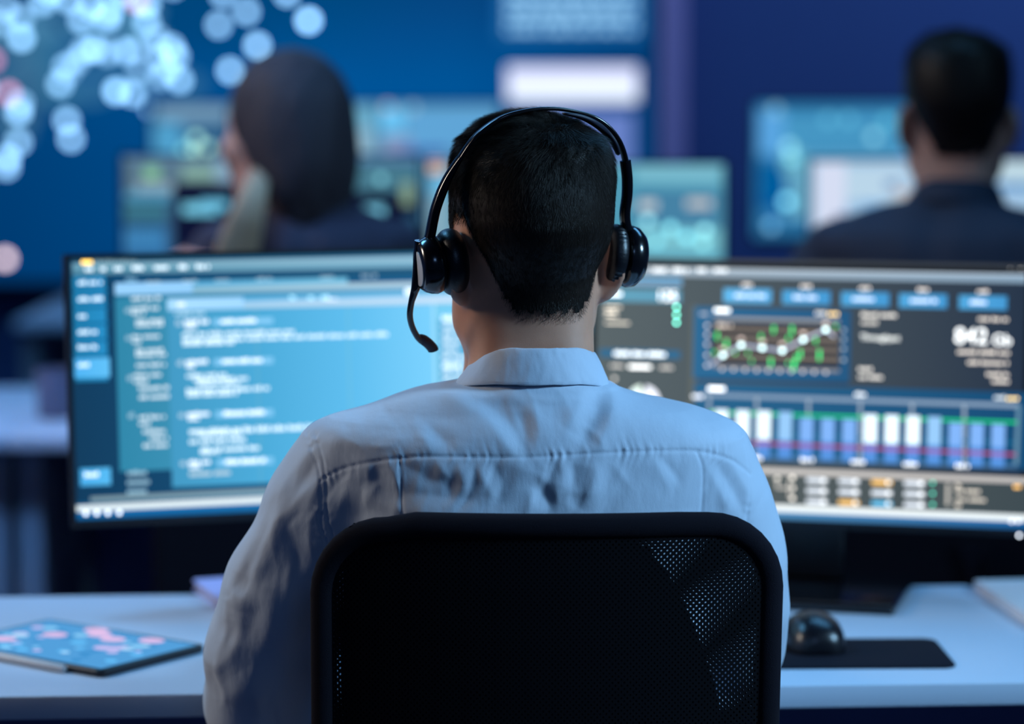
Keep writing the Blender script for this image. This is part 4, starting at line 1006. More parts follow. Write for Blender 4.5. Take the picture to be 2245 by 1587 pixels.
# notebook half hidden behind the sleeve
a_ = lp(428, 1292, DZ); b2 = lp(505, 1352, DZ)
v = (b2 - a_); nyaw = math.atan2(v.y, v.x)
nb = empty('notebook', (a_.x, a_.y, DZ), nyaw, 'closed pale lilac notebook lying behind the man\'s left sleeve', 'notebook')
MB().prism(rrect(0, 0.15, 0, 0.075, 0.006), 0.0015, 0.0105).build('pages', mat('paper_block', (180, 178, 186), 0.8), nb, bevel=0.0005, seg=1)
cvr = MB(); cvr.prism(rrect(-0.003, 0.153, -0.003, 0.078, 0.007), 0.0105, 0.0125); cvr.prism(rrect(-0.003, 0.153, -0.003, 0.078, 0.007), 0, 0.0015)
cvr.build('cover', mat('lilac_cover', (176, 176, 226), 0.5), nb)
# mouse pad and mouse
pz = DZ + 0.003
pl, pr = lp(1640, 1462, pz), lp(2100, 1460, pz); pb = lp(2068, 1398, pz)
pyaw = math.atan2(pr.y - pl.y, pr.x - pl.x); pw = 0.23; pd = (pb.y - pr.y)
mp = MB().prism(rrect(-pw, 0, 0, pd, 0.016), 0, 0.003).build('mouse_pad', mat('black_rubber_pad', (17, 18, 30), 0.8, bump=0.3, bscale=900, spec=0.15), bevel=0.0008, seg=2, loc=(pr.x, pr.y, DZ), rot=(0, 0, pyaw))
tag(mp, 'black rectangular mouse pad with rounded corners, lying in front of the right monitor', 'mouse pad')
mc = lp(1795, 1436, DZ)
mo = empty('mouse', (mc.x - 0.004, mc.y + 0.035, DZ + 0.0032), math.radians(8), 'glossy black computer mouse sitting on the mouse pad', 'computer mouse')
prof = [(-0.052, 0.012, 0.010), (-0.048, 0.023, 0.024), (-0.036, 0.031, 0.034), (-0.015, 0.034, 0.041), (0.008, 0.033, 0.040), (0.028, 0.031, 0.031), (0.042, 0.028, 0.021), (0.048, 0.023, 0.014), (0.051, 0.010, 0.009)]
b = MB(); vs = []; fs = []; n = 24
for y, w_, hh in prof:
    for k in range(n):
        a = 2 * PI * k / n; z = hh * max(0, math.sin(a)) ** 0.8 if math.sin(a) > 0 else 0.0
        vs.append(Vector((w_ * math.copysign(abs(math.cos(a)) ** 0.8, math.cos(a)), y, z)))
for i in range(len(prof) - 1):
    for k in range(n): fs.append((i * n + k, i * n + (k + 1) % n, (i + 1) * n + (k + 1) % n, (i + 1) * n + k))
fs.append(tuple(range(n - 1, -1, -1))); fs.append(tuple(range((len(prof) - 1) * n, len(prof) * n)))
b.add(vs, fs); mb_ = b.build('body', mat('satin_black_plastic', (15, 15, 22), 0.3), mo); sbd = mb_.modifiers.new('sub', 'SUBSURF'); sbd.levels = 1; sbd.render_levels = 1
MB().tube([(-0.003, 0.030, 0.0235), (0.003, 0.030, 0.0235)], 0.0075, 20).build('scroll_wheel', M_BLACKM, mo)
# white book at the right end
a_ = lp(2186, 1326, DZ); b2 = lp(2276, 1386, DZ); v = a_ - b2; wy = math.atan2(v.y, v.x)
bk = empty('hardback_book', (b2.x, b2.y, DZ), wy - PI / 2, 'thick white book lying on the desk at the right edge of the picture', 'book')
ln_ = 0.26
MB().prism(rrect(0.003, 0.18, 0.004, ln_ - 0.004, 0.001, 2), 0.002, 0.010).build('pages', mat('paper_block', (180, 178, 186), 0.8), bk)
cvr = MB(); cvr.prism(rrect(0, 0.185, 0, ln_, 0.002, 2), 0.010, 0.012); cvr.prism(rrect(0, 0.185, 0, ln_, 0.002, 2), 0, 0.002); cvr.box(0, 0.002, 0, ln_, 0.0018, 0.0102)
cvr.build('cover', mat('white_cover', (215, 215, 220), 0.45), bk)
# mug on the middle row
q = P(112, 868, 4.95)
mg = empty('mug', (q.x, 5.0, DZ), 0.4, 'small blurred grey mug on the middle row desk beside the front monitor', 'mug')
MB().lathe([(0.030, 0), (0.034, 0.004), (0.036, 0.09), (0.033, 0.09), (0.031, 0.01)], 28).build('cup', mat('grey_ceramic', (120, 116, 140), 0.4), mg)
MB().tube([(0.034, 0, 0.075), (0.052, 0, 0.072), (0.060, 0, 0.050), (0.052, 0, 0.028), (0.034, 0, 0.024)], 0.005, 10, up=Vector((0, 1, 0))).build('handle', mat('grey_ceramic', (120, 116, 140), 0.4), mg)
def spline(pts, n=6):
    out = []; p = [pts[0]] + list(pts) + [pts[-1]]
    for i in range(1, len(p) - 2):
        for k in range(n):
            t = k / n; a, b, c_, d = p[i - 1], p[i], p[i + 1], p[i + 2]
            out.append(0.5 * ((2 * b) + (c_ - a) * t + (2 * a - 5 * b + 4 * c_ - d) * t * t + (3 * b - 3 * c_ + d - a) * t ** 3))
    out.append(pts[-1]); return out
# ================================================================ office chairs
def mesh_fabric(name, pu, pv, r, rot=0.0):
    m = bpy.data.materials.new(name); m.use_nodes = True; nt = m.node_tree; b = nt.nodes['Principled BSDF']
    b.inputs['Base Color'].default_value = (0.003, 0.003, 0.005, 1); b.inputs['Roughness'].default_value = 0.75; b.inputs['Specular IOR Level'].default_value = 0.1
    tc = nt.nodes.new('ShaderNodeTexCoord'); sp = nt.nodes.new('ShaderNodeSeparateXYZ')
    mp = nt.nodes.new('ShaderNodeMapping'); mp.inputs['Rotation'].default_value = (0, rot, 0)
    nt.links.new(tc.outputs['Object'], mp.inputs['Vector']); nt.links.new(mp.outputs['Vector'], sp.inputs[0])
    def math_(op, a, b_=None):
        n = nt.nodes.new('ShaderNodeMath'); n.operation = op
        for i, v in enumerate((a, b_)):
            if v is None: continue
            if isinstance(v, (int, float)): n.inputs[i].default_value = v
            else: nt.links.new(v, n.inputs[i])
        return n.outputs[0]
    def cell(off):
        u = math_('SUBTRACT', math_('FRACT', math_('ADD', math_('DIVIDE', sp.outputs[0], pu), off)), 0.5)
        v = math_('SUBTRACT', math_('FRACT', math_('ADD', math_('DIVIDE', sp.outputs[2], pv), off)), 0.5)
        u = math_('MULTIPLY', u, pu); v = math_('MULTIPLY', v, pv * 0.8)
        return math_('SQRT', math_('ADD', math_('MULTIPLY', u, u), math_('MULTIPLY', v, v)))
    d = math_('MINIMUM', cell(0.25), cell(0.75)); hole = math_('LESS_THAN', d, r)
    tr = nt.nodes.new('ShaderNodeBsdfTransparent'); mx = nt.nodes.new('ShaderNodeMixShader'); out = nt.nodes['Material Output']
    nt.links.new(hole, mx.inputs[0]); nt.links.new(b.outputs[0], mx.inputs[1]); nt.links.new(tr.outputs[0], mx.inputs[2]); nt.links.new(mx.outputs[0], out.inputs[0])
    return m
M_MESH1 = mesh_fabric('open_mesh_weave', 0.0054, 0.0057, 0.00082)
M_MESH2 = mesh_fabric('open_mesh_weave_inner', 0.0056, 0.0055, 0.00095, 0.03)
def chair(t, hw_l, hw_r, ztop, zbot, Yc, bow, mesh=True, seatz=0.45, seat_y=0.27, R_=0.058, pad=None, pad_l=None, pad_r=None):
    """backrest spans -hw_l..hw_r at depth Yc (edges) bowed towards -y in the middle; the seat lies towards +y"""
    xm = (hw_r - hw_l) / 2; hw = (hw_l + hw_r) / 2
    def yb(x, z=0.8): return Yc - bow * (1 - ((x - xm) / hw) ** 2) + 0.02 * max(0, (0.72 - z)) 
    path = []
    def arc(cx_, cz_, a0, a1, r=R_, n=8):
        for i in range(n + 1): a = math.radians(a0 + (a1 - a0) * i / n); path.append((cx_ + r * math.cos(a), cz_ + r * math.sin(a)))
    i_ = 0.011
    arc(-hw_l + i_ + R_, zbot + R_, 270, 180); 
    for k in range(1, 6): path.append((-hw_l + i_, zbot + R_ + (ztop - zbot - 2 * R_) * k / 6))
    arc(-hw_l + i_ + R_ * 1.05, ztop - 0.004 - i_ - R_ * 1.05, 180, 90, R_ * 1.05)
    for k in range(1, 8):
        x = -hw_l + R_ + (hw_l + hw_r - 2 * R_) * k / 8; path.append((x, ztop - i_ + 0.001))
    arc(hw_r - i_ - R_, ztop - i_ - R_, 90, 0)
    for k in range(1, 6): path.append((hw_r - i_ - 0.006 * k / 6, ztop - R_ - (ztop - zbot - 2 * R_) * k / 6))
    arc(hw_r - i_ - R_ - 0.006, zbot + R_, 0, -90)
    for k in range(1, 8): path.append((hw_r - R_ - (hw_l + hw_r - 2 * R_) * k / 8, zbot))
    pts = [Vector((x, yb(x, z), z)) for x, z in path]
    f = MB()
    # padded rim: oval section lying in the plane of the back
    N = len(pts); vs = []; fs = []; n = 14
    for i, p in enumerate(pts):
        t_ = (pts[(i + 1) % N] - pts[i - 1]).normalized(); out = t_.cross(Vector((0, 1, 0))).normalized(); dn = out.cross(t_).normalized()
        for k in range(n): a = 2 * PI * k / n; vs.append(p + out * (0.012 * math.cos(a)) + dn * (0.0085 * math.sin(a)))
    for i in range(N):
        j = (i + 1) % N
        for k in range(n): fs.append((i * n + k, i * n + (k + 1) % n, j * n + (k + 1) % n, j * n + k))
    f.add(vs, fs); f.build('back_frame', M_FABRIC, t)
    if mesh:
        for nm, mm, dy, bw in (('back_mesh', M_MESH1, -0.004, 0.0), ('inner_back_mesh', M_MESH2, 0.010, 0.006)):
            g = MB(); nu, nv = 40, 30; vs = []; fs = []
            for j in range(nv + 1):
                z = zbot + (ztop - 0.012 - zbot) * j / nv; dz = z - (ztop - R_)
                inset = 0.014 + (R_ - math.sqrt(max(R_ * R_ - dz * dz, 0)) if dz > 0 else 0)
                if nm != 'back_mesh': inset += 0.002
                for i in range(nu + 1):
                    x = -hw_l + inset + (hw_l + hw_r - 2 * inset - 0.004) * i / nu
                    vs.append((x, yb(x, z) + dy + bw * math.sin(PI * i / nu), z))
            for j in range(nv):
                for i in range(nu): k = j * (nu + 1) + i; fs.append((k, k + 1, k + nu + 2, k + nu + 1))
            g.add(vs, fs); g.build(nm, mm, t)
        if pad:      # opaque pad added between the mesh layers to keep the back dark
            poly = [(x, z) for x, z in pad]; g = MB(); vs = []; n = len(poly); fs = []
            nv = 24; zt_ = max(p[1] for p in poly); zb_ = min(p[1] for p in poly); L1, L2 = pad_l, pad_r
            vs = []; nu = 30
            for j in range(nv + 1):
                z = zb_ + (zt_ - zb_) * j / nv; xl = np.interp(-z, [-q[1] for q in L1], [q[0] for q in L1]); xr = np.interp(-z, [-q[1] for q in L2], [q[0] for q in L2])
                for i in range(nu + 1): x = xl + (xr - xl) * i / nu; vs.append((x, yb(x, z) + 0.003, z))
            o2 = len(vs); vs += [(x, y + 0.005, z) for x, y, z in vs]
            for j in range(nv):
                for i in range(nu): k = j * (nu + 1) + i; q_ = (k, k + 1, k + nu + 2, k + nu + 1); fs.append(q_); fs.append(tuple(o2 + w for w in q_[::-1]))
            g.add(vs, fs); g.build('back_pad', M_FABRIC, t)
    else:
        g = MB(); g.prism(rrect(-hw_l + 0.012, hw_r - 0.012, zbot, ztop - 0.01, R_), -0.008, 0.008, Matrix.Translation((0, Yc - bow * 0.6, 0)) @ Matrix.Rotation(PI / 2, 4, 'X')); g.build('back_pad', M_FABRIC, t)
    # seat, spine, column, star base and castors
    sx = xm
    MB().prism(rrect(sx - 0.24, sx + 0.24, seat_y - 0.24, seat_y + 0.22, 0.07), seatz - 0.07, seatz - 0.012).build('seat', M_FABRIC, t, bevel=0.02, seg=4)
    MB().tube([(sx, yb(sx) - 0.014, 0.64), (sx, yb(sx) - 0.016, 0.50), (sx, yb(sx) + 0.05, 0.375), (sx, seat_y, 0.365)], None, 12, flat=(0.028, 0.009)).build('back_bracket', M_BLACK, t)
    MB().lathe([(0.026, 0.09), (0.026, 0.24), (0.016, 0.24), (0.016, seatz - 0.07)], 24, Matrix.Translation((sx, seat_y, 0))).build('gas_column', M_BLACK, t)
    for k in range(5):
        a = 2 * PI * k / 5 + 0.3; d = Vector((math.cos(a), math.sin(a), 0)); o = Vector((sx, seat_y, 0))
        lg_ = MB().tube([o + d * 0.02 + Vector((0, 0, 0.115)), o + d * 0.15 + Vector((0, 0, 0.10)), o + d * 0.29 + Vector((0, 0, 0.075))], None, 10, flat=[(0.024, 0.016), (0.02, 0.013), (0.013, 0.01)]).build('base_leg', M_BLACK, t)
        sd = Vector((-d.y, d.x, 0)); p = o + d * 0.285 + Vector((0, 0, 0.028))
        MB().tube([p - sd * 0.022, p + sd * 0.022], 0.028, 18).build('castor', M_BLACKM, lg_)
O = Vector((CX, YM, 0))
YB = -0.155
ch = empty('office_chair', O, 0, 'black mesh-back office chair the headset man sits on, nearest to us', 'office chair')
YBW = YM + YB
def cp(x, y): q = P(x, y, YBW - 0.02); return (q.x - CX, q.z)
PADL = [cp(790, 1158), cp(760, 1200), cp(748, 1420), cp(752, 1600), cp(756, 1700), (cp(756, 1700)[0], 0.53)]
PADR = [cp(1330, 1158), cp(1392, 1178), cp(1440, 1225), cp(1484, 1290), cp(1520, 1370), cp(1552, 1460), cp(1580, 1600), (cp(1590, 1700)[0], 0.53)]
def _sm(L_):
    v = spline([Vector((p[0], 0, p[1])) for p in L_], 6); return [(p.x, p.z) for p in v]
PADL, PADR = _sm(PADL), _sm(PADR)
PADP = [(0, PADL[0][1]), (0, 0.53)]
chair(ch, -(P(683, 1300, YBW).x - CX), P(1715, 1200, YBW).x - CX, P(1200, 1129, YBW - 0.03).z, 0.50, YB, 0.034,
      pad=PADP, pad_l=PADL, pad_r=PADR)

# ================================================================ the operator
M_HAIR = mat('black_brown_hair', (27, 19, 14), 0.45, noise=0.5, nscale=900, spec=0.22)
def shirt_mat():
    m = mat('pale_blue_cotton', (178, 192, 210), 0.75, noise=0.02, nscale=900, sheen=0.25)
    nt = m.node_tree; b = nt.nodes['Principled BSDF']
    tc = nt.nodes.new('ShaderNodeTexCoord')
    n1 = nt.nodes.new('ShaderNodeTexNoise'); n1.inputs['Scale'].default_value = 55; n1.inputs['Detail'].default_value = 3
    mp = nt.nodes.new('ShaderNodeMapping'); mp.inputs['Scale'].default_value = (1.6, 1.0, 0.7)
    nt.links.new(tc.outputs['Object'], mp.inputs[0]); nt.links.new(mp.outputs[0], n1.inputs['Vector'])
    b1 = nt.nodes.new('ShaderNodeBump'); b1.inputs['Strength'].default_value = 0.35; b1.inputs['Distance'].default_value = 0.0018
    nt.links.new(n1.outputs['Fac'], b1.inputs['Height'])
    n2 = nt.nodes.new('ShaderNodeTexNoise'); n2.inputs['Scale'].default_value = 1600; n2.inputs['Detail'].default_value = 1
    nt.links.new(tc.outputs['Object'], n2.inputs['Vector'])
    b2 = nt.nodes.new('ShaderNodeBump'); b2.inputs['Strength'].default_value = 0.25; b2.inputs['Distance'].default_value = 0.0003
    nt.links.new(n2.outputs['Fac'], b2.inputs['Height']); nt.links.new(b1.outputs[0], b2.inputs['Normal']); nt.links.new(b2.outputs[0], b.inputs['Normal'])
    return m
M_SHIRT = shirt_mat()
def noise3(x, y, z, seed, scale):
    """cheap smooth value noise"""
    rs = np.random.RandomState(seed); g = rs.rand(32, 32, 32)
    p = [np.mod(v * scale + 100 + seed * 1.7, 32) for v in (x, y, z)]
    i = [np.floor(v).astype(int) for v in p]; f = [v - np.floor(v) for v in p]; f = [v * v * (3 - 2 * v) for v in f]
    out = 0
    for a in (0, 1):
        for b in (0, 1):
            for c in (0, 1):
                w = (f[0] if a else 1 - f[0]) * (f[1] if b else 1 - f[1]) * (f[2] if c else 1 - f[2])
                out = out + w * g[(i[0] + a) % 32, (i[1] + b) % 32, (i[2] + c) % 32]
    return out - 0.5

bodyV, bodyQ = body_mesh(0.0034)
def split_q(V, Q, m, name, parent=None): return np_mesh(name, V, Q, m, parent)
man = split_q(bodyV, bodyQ, M_SKIN, 'person'); man.location = O
tag(man, 'man seen from behind in pale blue shirt and headset, seated at two front monitors', 'person')
sV, sQ = shirt_mesh(0.0031)
# one round of splitting where the folds show, then displace
def subdivide(V, Q):
    E = np.concatenate([np.sort(Q[:, [i, (i + 1) % 4]], 1) for i in range(4)])
    key = E[:, 0].astype(np.int64) * len(V) + E[:, 1]; u, inv = np.unique(key, return_inverse=True)
    mid = (V[u // len(V)] + V[u % len(V)]) / 2; cen = V[Q].mean(1); n = len(Q)
    e = [len(V) + inv[i * n:(i + 1) * n] for i in range(4)]; c = len(V) + len(mid) + np.arange(n)
    V2 = np.concatenate([V, mid, cen])
    Q2 = np.concatenate([np.stack([Q[:, i], e[i], c, e[i - 1]], 1) for i in range(4)])
    return V2, Q2
sV, sQ = subdivide(sV, sQ)
for _ in range(2):
    sm = np.zeros_like(sV); ctn = np.zeros(len(sV))
    for i in range(4): np.add.at(sm, sQ[:, i], sV[sQ[:, (i + 1) % 4]] + sV[sQ[:, i - 1]]); np.add.at(ctn, sQ[:, i], 2)
    sV = sV * 0.5 + 0.5 * sm / ctn[:, None]
sN = vnormals(sV, sQ)
if (sN * (sV - sV.mean(0))).sum() < 0: sN = -sN
back = np.clip(-sN[:, 1] * 2.2 + 0.25, 0, 1)
hgt = fold_height(sV[:, 0], sV[:, 2]) * back
x_, y_, z_ = sV.T
big = noise3(x_ * 1.2, y_, z_ * 0.6, 1, 22) * 0.0050 + noise3(x_, y_, z_ * 0.7, 2, 45) * 0.0016
armm = np.clip((np.abs(x_ - lx(1155)) - 0.175) / 0.04, 0, 1)
big = big * (0.35 + 0.65 * armm) * np.clip((1.2 - back * 0.4), 0, 1)
sV = sV + sN * (hgt + big)[:, None]
shirt = np_mesh('shirt', sV, sQ, M_SHIRT, man)

# collar: stand and turned-down fall, open at the throat
def collar(parent, m):
    n = 72; rings = []; c0 = lx(1166)
    def ring(pyb, hwpx, dyb, depthb, cpx, front_drop, flare=0.0):
        r = []
        for k in range(n + 1):
            a = math.radians(-150 + 300 * k / n)             # 0 = back of the neck
            s, co = math.sin(a), math.cos(a)
            x = lx(cpx) + hwpx / 2300.0 * s; y = dyb - depthb * co
            z = Z(pyb) - front_drop * ((1 - co) / 2) ** 1.9 - flare * max(0, -s - 0.35) ** 1.3
            r.append(Vector((x, y, z)))
        return r
    inner = ring(757, 122, 0.004, 0.060, 1168, 0.045, 0.02)
    top = ring(747, 132, 0.004, 0.064, 1169, 0.045, 0.02)
    top2 = ring(752, 141, 0.004, 0.067, 1168, 0.047, 0.018)
    mid = ring(785, 162, 0.003, 0.072, 1167, 0.062, 0.008)
    low = ring(824, 182, 0.002, 0.077, 1165, 0.082)
    low2 = ring(828, 181, 0.002, 0.0755, 1165, 0.084)
    und = ring(814, 160, 0.002, 0.071, 1165, 0.070)
    und2 = ring(770, 138, 0.003, 0.068, 1167, 0.050)
    stand = ring(838, 150, 0.002, 0.067, 1165, 0.080); stand2 = ring(838, 140, 0.002, 0.062, 1165, 0.080)
    rings = [stand2, inner, top, top2, mid, low, low2, und, und2, stand]
    b = MB(); vs = [p for r in rings for p in r]; fs = []
    for i in range(len(rings) - 1):
        for k in range(n): fs.append((i * (n + 1) + k, i * (n + 1) + k + 1, (i + 1) * (n + 1) + k + 1, (i + 1) * (n + 1) + k))
    b.add(vs, fs); o = b.build('collar', m, parent)
    s = o.modifiers.new('sub', 'SUBSURF'); s.levels = 1; s.render_levels = 2
    tx = bpy.data.textures.new('cloth', 'CLOUDS'); tx.noise_scale = 0.02
    d = o.modifiers.new('wav', 'DISPLACE'); d.texture = tx; d.strength = 0.0022; d.texture_coords = 'LOCAL'
    return o
collar(man, M_SHIRT)
tV, tQ = trousers_mesh(0.009)
M_TROUS = mat('dark_trousers', (30, 33, 46), 0.85)
np_mesh('trousers', tV, tQ, M_TROUS, man)
M_SHOE = mat('black_leather', (20, 18, 18), 0.35)
shoes(man, lx(1155), M_SHOE)
def face_bits(parent):
    for sg in (-1, 1):
        e_ = HC + RH @ np.array((sg * 0.033, 0.0870, 0.0))
        M = Matrix.Translation(e_) @ Matrix.Rotation(HEAD_YAW, 4, 'Z') @ Matrix.Rotation(-PI / 2, 4, 'X')
        b = MB(); b.mi = 0; b.lathe([(0.0115 * math.sin(a), 0.0115 * math.cos(a)) for a in [PI * (1 - i / 12) for i in range(1, 9)]] + [(0.0062, 0.0097)], 20, M)
        b.mi = 1; b.lathe([(0.0062, 0.0096), (0.006, 0.0101), (0.0028, 0.0111)], 20, M); b.mi = 2; b.lathe([(0.0028, 0.0110), (0.001, 0.0116)], 16, M)
        b.build('eye', [mat('eye_white', (220, 218, 214), 0.2), mat('brown_iris', (70, 46, 30), 0.2), mat('pupil', (6, 6, 8), 0.1)], parent)
face_bits(man)

AZ = [0, 36, 47, 56, 66, 76, 104, 116, 124, 140, 180]; AL = [-0.0885, -0.087, -0.074, -0.054, -0.018, 0.001, 0.002, -0.022, 0.02, 0.045, 0.058]
def head_local(p): return (p - HC) @ RH
def hair(parent, V, Q, count, cap, seed, m, length=1.0, width=0.00011, bald=0.0):
    N = vnormals(V, Q)
    if (N * (V - V.mean(0))).sum() < 0: N = -N
    q = head_local(V); az = np.degrees(np.abs(np.arctan2(q[:, 0], -q[:, 1]))); line = np.interp(az, AZ, AL)
    over = q[:, 2] - line
    inm = (over > 0) & (q[:, 2] > -0.095)
    # leave the ears bare
    ear = (np.abs(q[:, 0]) > 0.0795) & (q[:, 2] < 0.006) & (q[:, 2] > -0.075)
    inm &= ~ear
    rs = np.random.RandomState(seed)
    capm = inm & (over > 0.009 + 0.012 * noise3(V[:, 0], V[:, 1], V[:, 2], 12, 300)) ; capq = Q[inm[Q].all(1)]; capc = Q[capm[Q].all(1)]; used, inv = np.unique(capc, return_inverse=True)
    off = cap * np.clip(over[used] / 0.025, 0.05, 1)
    CV = V[used] + N[used] * (off + rs.uniform(-0.0004, 0.0004, len(used)))[:, None]; CQ = inv.reshape(-1, 4)
    # strands
    A = V[capq]; ar = np.linalg.norm(np.cross(A[:, 2] - A[:, 0], A[:, 3] - A[:, 1]), axis=1); pick = rs.choice(len(capq), count, p=ar / ar.sum())
    u, v = rs.rand(count, 1), rs.rand(count, 1)
    def ip(W_): w = W_[capq[pick]]; return (w[:, 0] * (1 - u) + w[:, 1] * u) * (1 - v) + (w[:, 3] * (1 - u) + w[:, 2] * u) * v
    Pn = ip(V); Nn = ip(N); Nn /= np.linalg.norm(Nn, axis=1)[:, None]; ov = ip(over[:, None])[:, 0]
    keep = rs.rand(count) < np.clip(ov / 0.018, 0.06, 1); Pn, Nn, ov = Pn[keep], Nn[keep], ov[keep]; n = len(Pn)
    ql = head_local(Pn)
    # growth: radiating from the whorl at the back of the crown, combed down the sides
    whorl = HC + RH @ np.array((0.008, -0.055, 0.085)); rad = Pn - whorl; rad /= np.linalg.norm(rad, axis=1)[:, None]
    down = np.tile([0.0, 0.0, -1.0], (n, 1)); mixw = np.clip((0.075 - ql[:, 2]) / 0.05, 0, 1)[:, None]
    flow = rad * (1 - mixw) + down * mixw + rs.normal(0, 0.16, (n, 3))
    # shared locks so that the hair clumps
    cl = np.stack([noise3(Pn[:, 0], Pn[:, 1], Pn[:, 2], s_, 160) for s_ in (5, 6, 7)], 1) * 1.0
    flow += cl; flow -= Nn * (flow * Nn).sum(1)[:, None]; flow /= np.linalg.norm(flow, axis=1)[:, None] + 1e-9
    topw = np.clip((ql[:, 2] - 0.03) / 0.06, 0, 1)
    ln = (0.0065 + 0.010 * topw) * np.clip(0.35 + ov / 0.05, 0, 1) * rs.uniform(0.7, 1.25, n) * length
    lift = (0.42 + 0.25 * topw)[:, None] * rs.uniform(0.7, 1.4, (n, 1))
    d0 = flow * (1 - 0.35) + Nn * (lift + 0.25); d0 /= np.linalg.norm(d0, axis=1)[:, None]
    d1 = flow + Nn * lift * 0.35; d1 /= np.linalg.norm(d1, axis=1)[:, None]
    p0 = Pn + Nn * 0.0004; p1 = p0 + d0 * ln[:, None] * 0.5; p2 = p1 + d1 * ln[:, None] * 0.5
    side = np.cross(d0, Nn); side /= np.linalg.norm(side, axis=1)[:, None] + 1e-9; oth = np.cross(side, d0)
    rings = []
    for p, w in ((p0, width * 1.2), (p1, width), (p2, width * 0.3)):
        for k in range(3): a = 2 * PI * k / 3; rings.append(p + side * (w * math.cos(a)) + oth * (w * math.sin(a)))
    SV = np.stack(rings, 1).reshape(-1, 3); base = np.arange(n)[:, None] * 9
    pat = np.array([[r * 3 + k, r * 3 + (k + 1) % 3, r * 3 + 3 + (k + 1) % 3, r * 3 + 3 + k] for r in range(2) for k in range(3)])
    SQ = (base[:, :, None] + pat[None]).reshape(-1, 4)
    return np_mesh('hair', np.concatenate([CV, SV]), np.concatenate([CQ, SQ + len(CV)]), m, parent)
hair(man, bodyV, bodyQ, 90000, 0.0030, 1, M_HAIR, width=0.00010)

# ================================================================ headset
hs = empty('headset', O, 0, 'black call-centre headset with boom microphone, worn by the man in the pale blue shirt', 'headset')
cy_, sy_ = math.cos(HEAD_YAW), math.sin(HEAD_YAW)
def hp(px, py, fwd=0.0, ax=1165):
    """point on the headband plane (through both ears) seen at a picture position; fwd = metres towards the face"""
    u = (lx(px) - lx(ax)) / cy_
    return Vector((u * cy_ - fwd * sy_ * 0, u * sy_ + fwd * cy_, Z(py)))
ax_f = Vector((-sy_, cy_, 0)); ax_r = Vector((cy_, sy_, 0))
ROWS_H = np.array(sorted(head_rows(-0.0015)))
def outside(p, gap):
    """move a band point towards the back of the head until it clears the hair"""
    p = Vector(p)
    for _ in range(90):
        g = [np.interp(p.z, ROWS_H[:, 0], ROWS_H[:, j_]) for j_ in range(1, 5)]
        dx, dy = p.x - g[0], p.y - g[2]; u = dx * cy_ + dy * sy_; w = -dx * sy_ + dy * cy_
        q = ((abs(u) / (g[1] + gap)) ** 2.15 + (abs(w) / (g[3] + gap)) ** 2.15)
        if q >= 1 or p.z > ROWS_H[-1, 0] + gap: break
        p.y -= 0.001
    return p
def hb(px, py, dz=0.0):
    v = -0.034 * min(1, max(0, (560 - py) / 300.0)); u = (lx(px) + v * sy_ - 0) / cy_
    x_ = lx(px); y_ = u * sy_ + v * cy_
    return outside(Vector((x_, y_, Z(py) + dz)), 0.002)
def smooth_y(ps, n=3):
    for _ in range(n):
        ys = [p.y for p in ps]
        for i_ in range(1, len(ps) - 1): ps[i_].y = (ys[i_ - 1] + ys[i_] * 2 + ys[i_ + 1]) / 4
    return ps
bandpx = [(999, 362), (1014, 338), (1030, 314), (1050, 290), (1078, 268), (1108, 252), (1145, 242), (1185, 237), (1225, 238), (1262, 245), (1300, 257), (1330, 278), (1353, 307), (1367, 343), (1373, 380)]
band = spline(smooth_y([hb(x, y) for x, y in bandpx]))
def strap(pts, wf, tk, n=14):
    """flat strap: wide along the front-back axis, thin across"""
    b = MB(); N = len(pts); vs = []; fs = []
    for i, p in enumerate(pts):
        t_ = (pts[min(i + 1, N - 1)] - pts[max(i - 1, 0)]).normalized(); nn = t_.cross(ax_f).normalized()
        w_ = wf[i] if isinstance(wf, list) else wf; k_ = tk[i] if isinstance(tk, list) else tk
        for k in range(n):
            a = 2 * PI * k / n; ca_, sa_ = math.cos(a), math.sin(a)
            vs.append(p + ax_f * (w_ * math.copysign(abs(ca_) ** 0.6, ca_)) + nn * (k_ * math.copysign(abs(sa_) ** 0.6, sa_)))
    for i in range(N - 1):
        for k in range(n): fs.append((i * n + k, i * n + (k + 1) % n, (i + 1) * n + (k + 1) % n, (i + 1) * n + k))
    fs.append(tuple(range(n - 1, -1, -1))); fs.append(tuple(range((N - 1) * n, N * n))); return b.add(vs, fs)
strap(band, 0.0065, 0.0019).build('headband', M_GLOSS, hs)
pad = spline([hb(x, y) for x, y in [(1230, 246), (1268, 254), (1298, 268), (1324, 288), (1344, 314), (1354, 340)]])
k_ = len(pad); strap(pad, [0.002 + 0.007 * math.sin(PI * i / (k_ - 1)) ** 0.4 for i in range(k_)], [0.0006 + 0.0020 * math.sin(PI * i / (k_ - 1)) ** 0.5 for i in range(k_)]).build('headband_pad', M_BLACKM, hs)
la = spline(smooth_y([hb(1012, 341), hb(1000, 360), hb(985, 386), hb(971, 418), hb(959, 452), hb(952, 482), hb(946, 512), hb(937, 536)]))
k_ = len(la); strap(la, [0.0072] * k_, [0.0022 + 0.0022 * min(1, i / (k_ * 0.4)) for i in range(k_)]).build('slider_arm', M_GLOSS, hs)
ra = spline(smooth_y([hb(1369, 352), hb(1374, 392), hb(1374, 430), hb(1370, 470), hb(1374, 500), hb(1388, 528), hb(1397, 552)]))
strap(ra, 0.0078, 0.0042).build('slider_arm', M_GLOSS, hs)
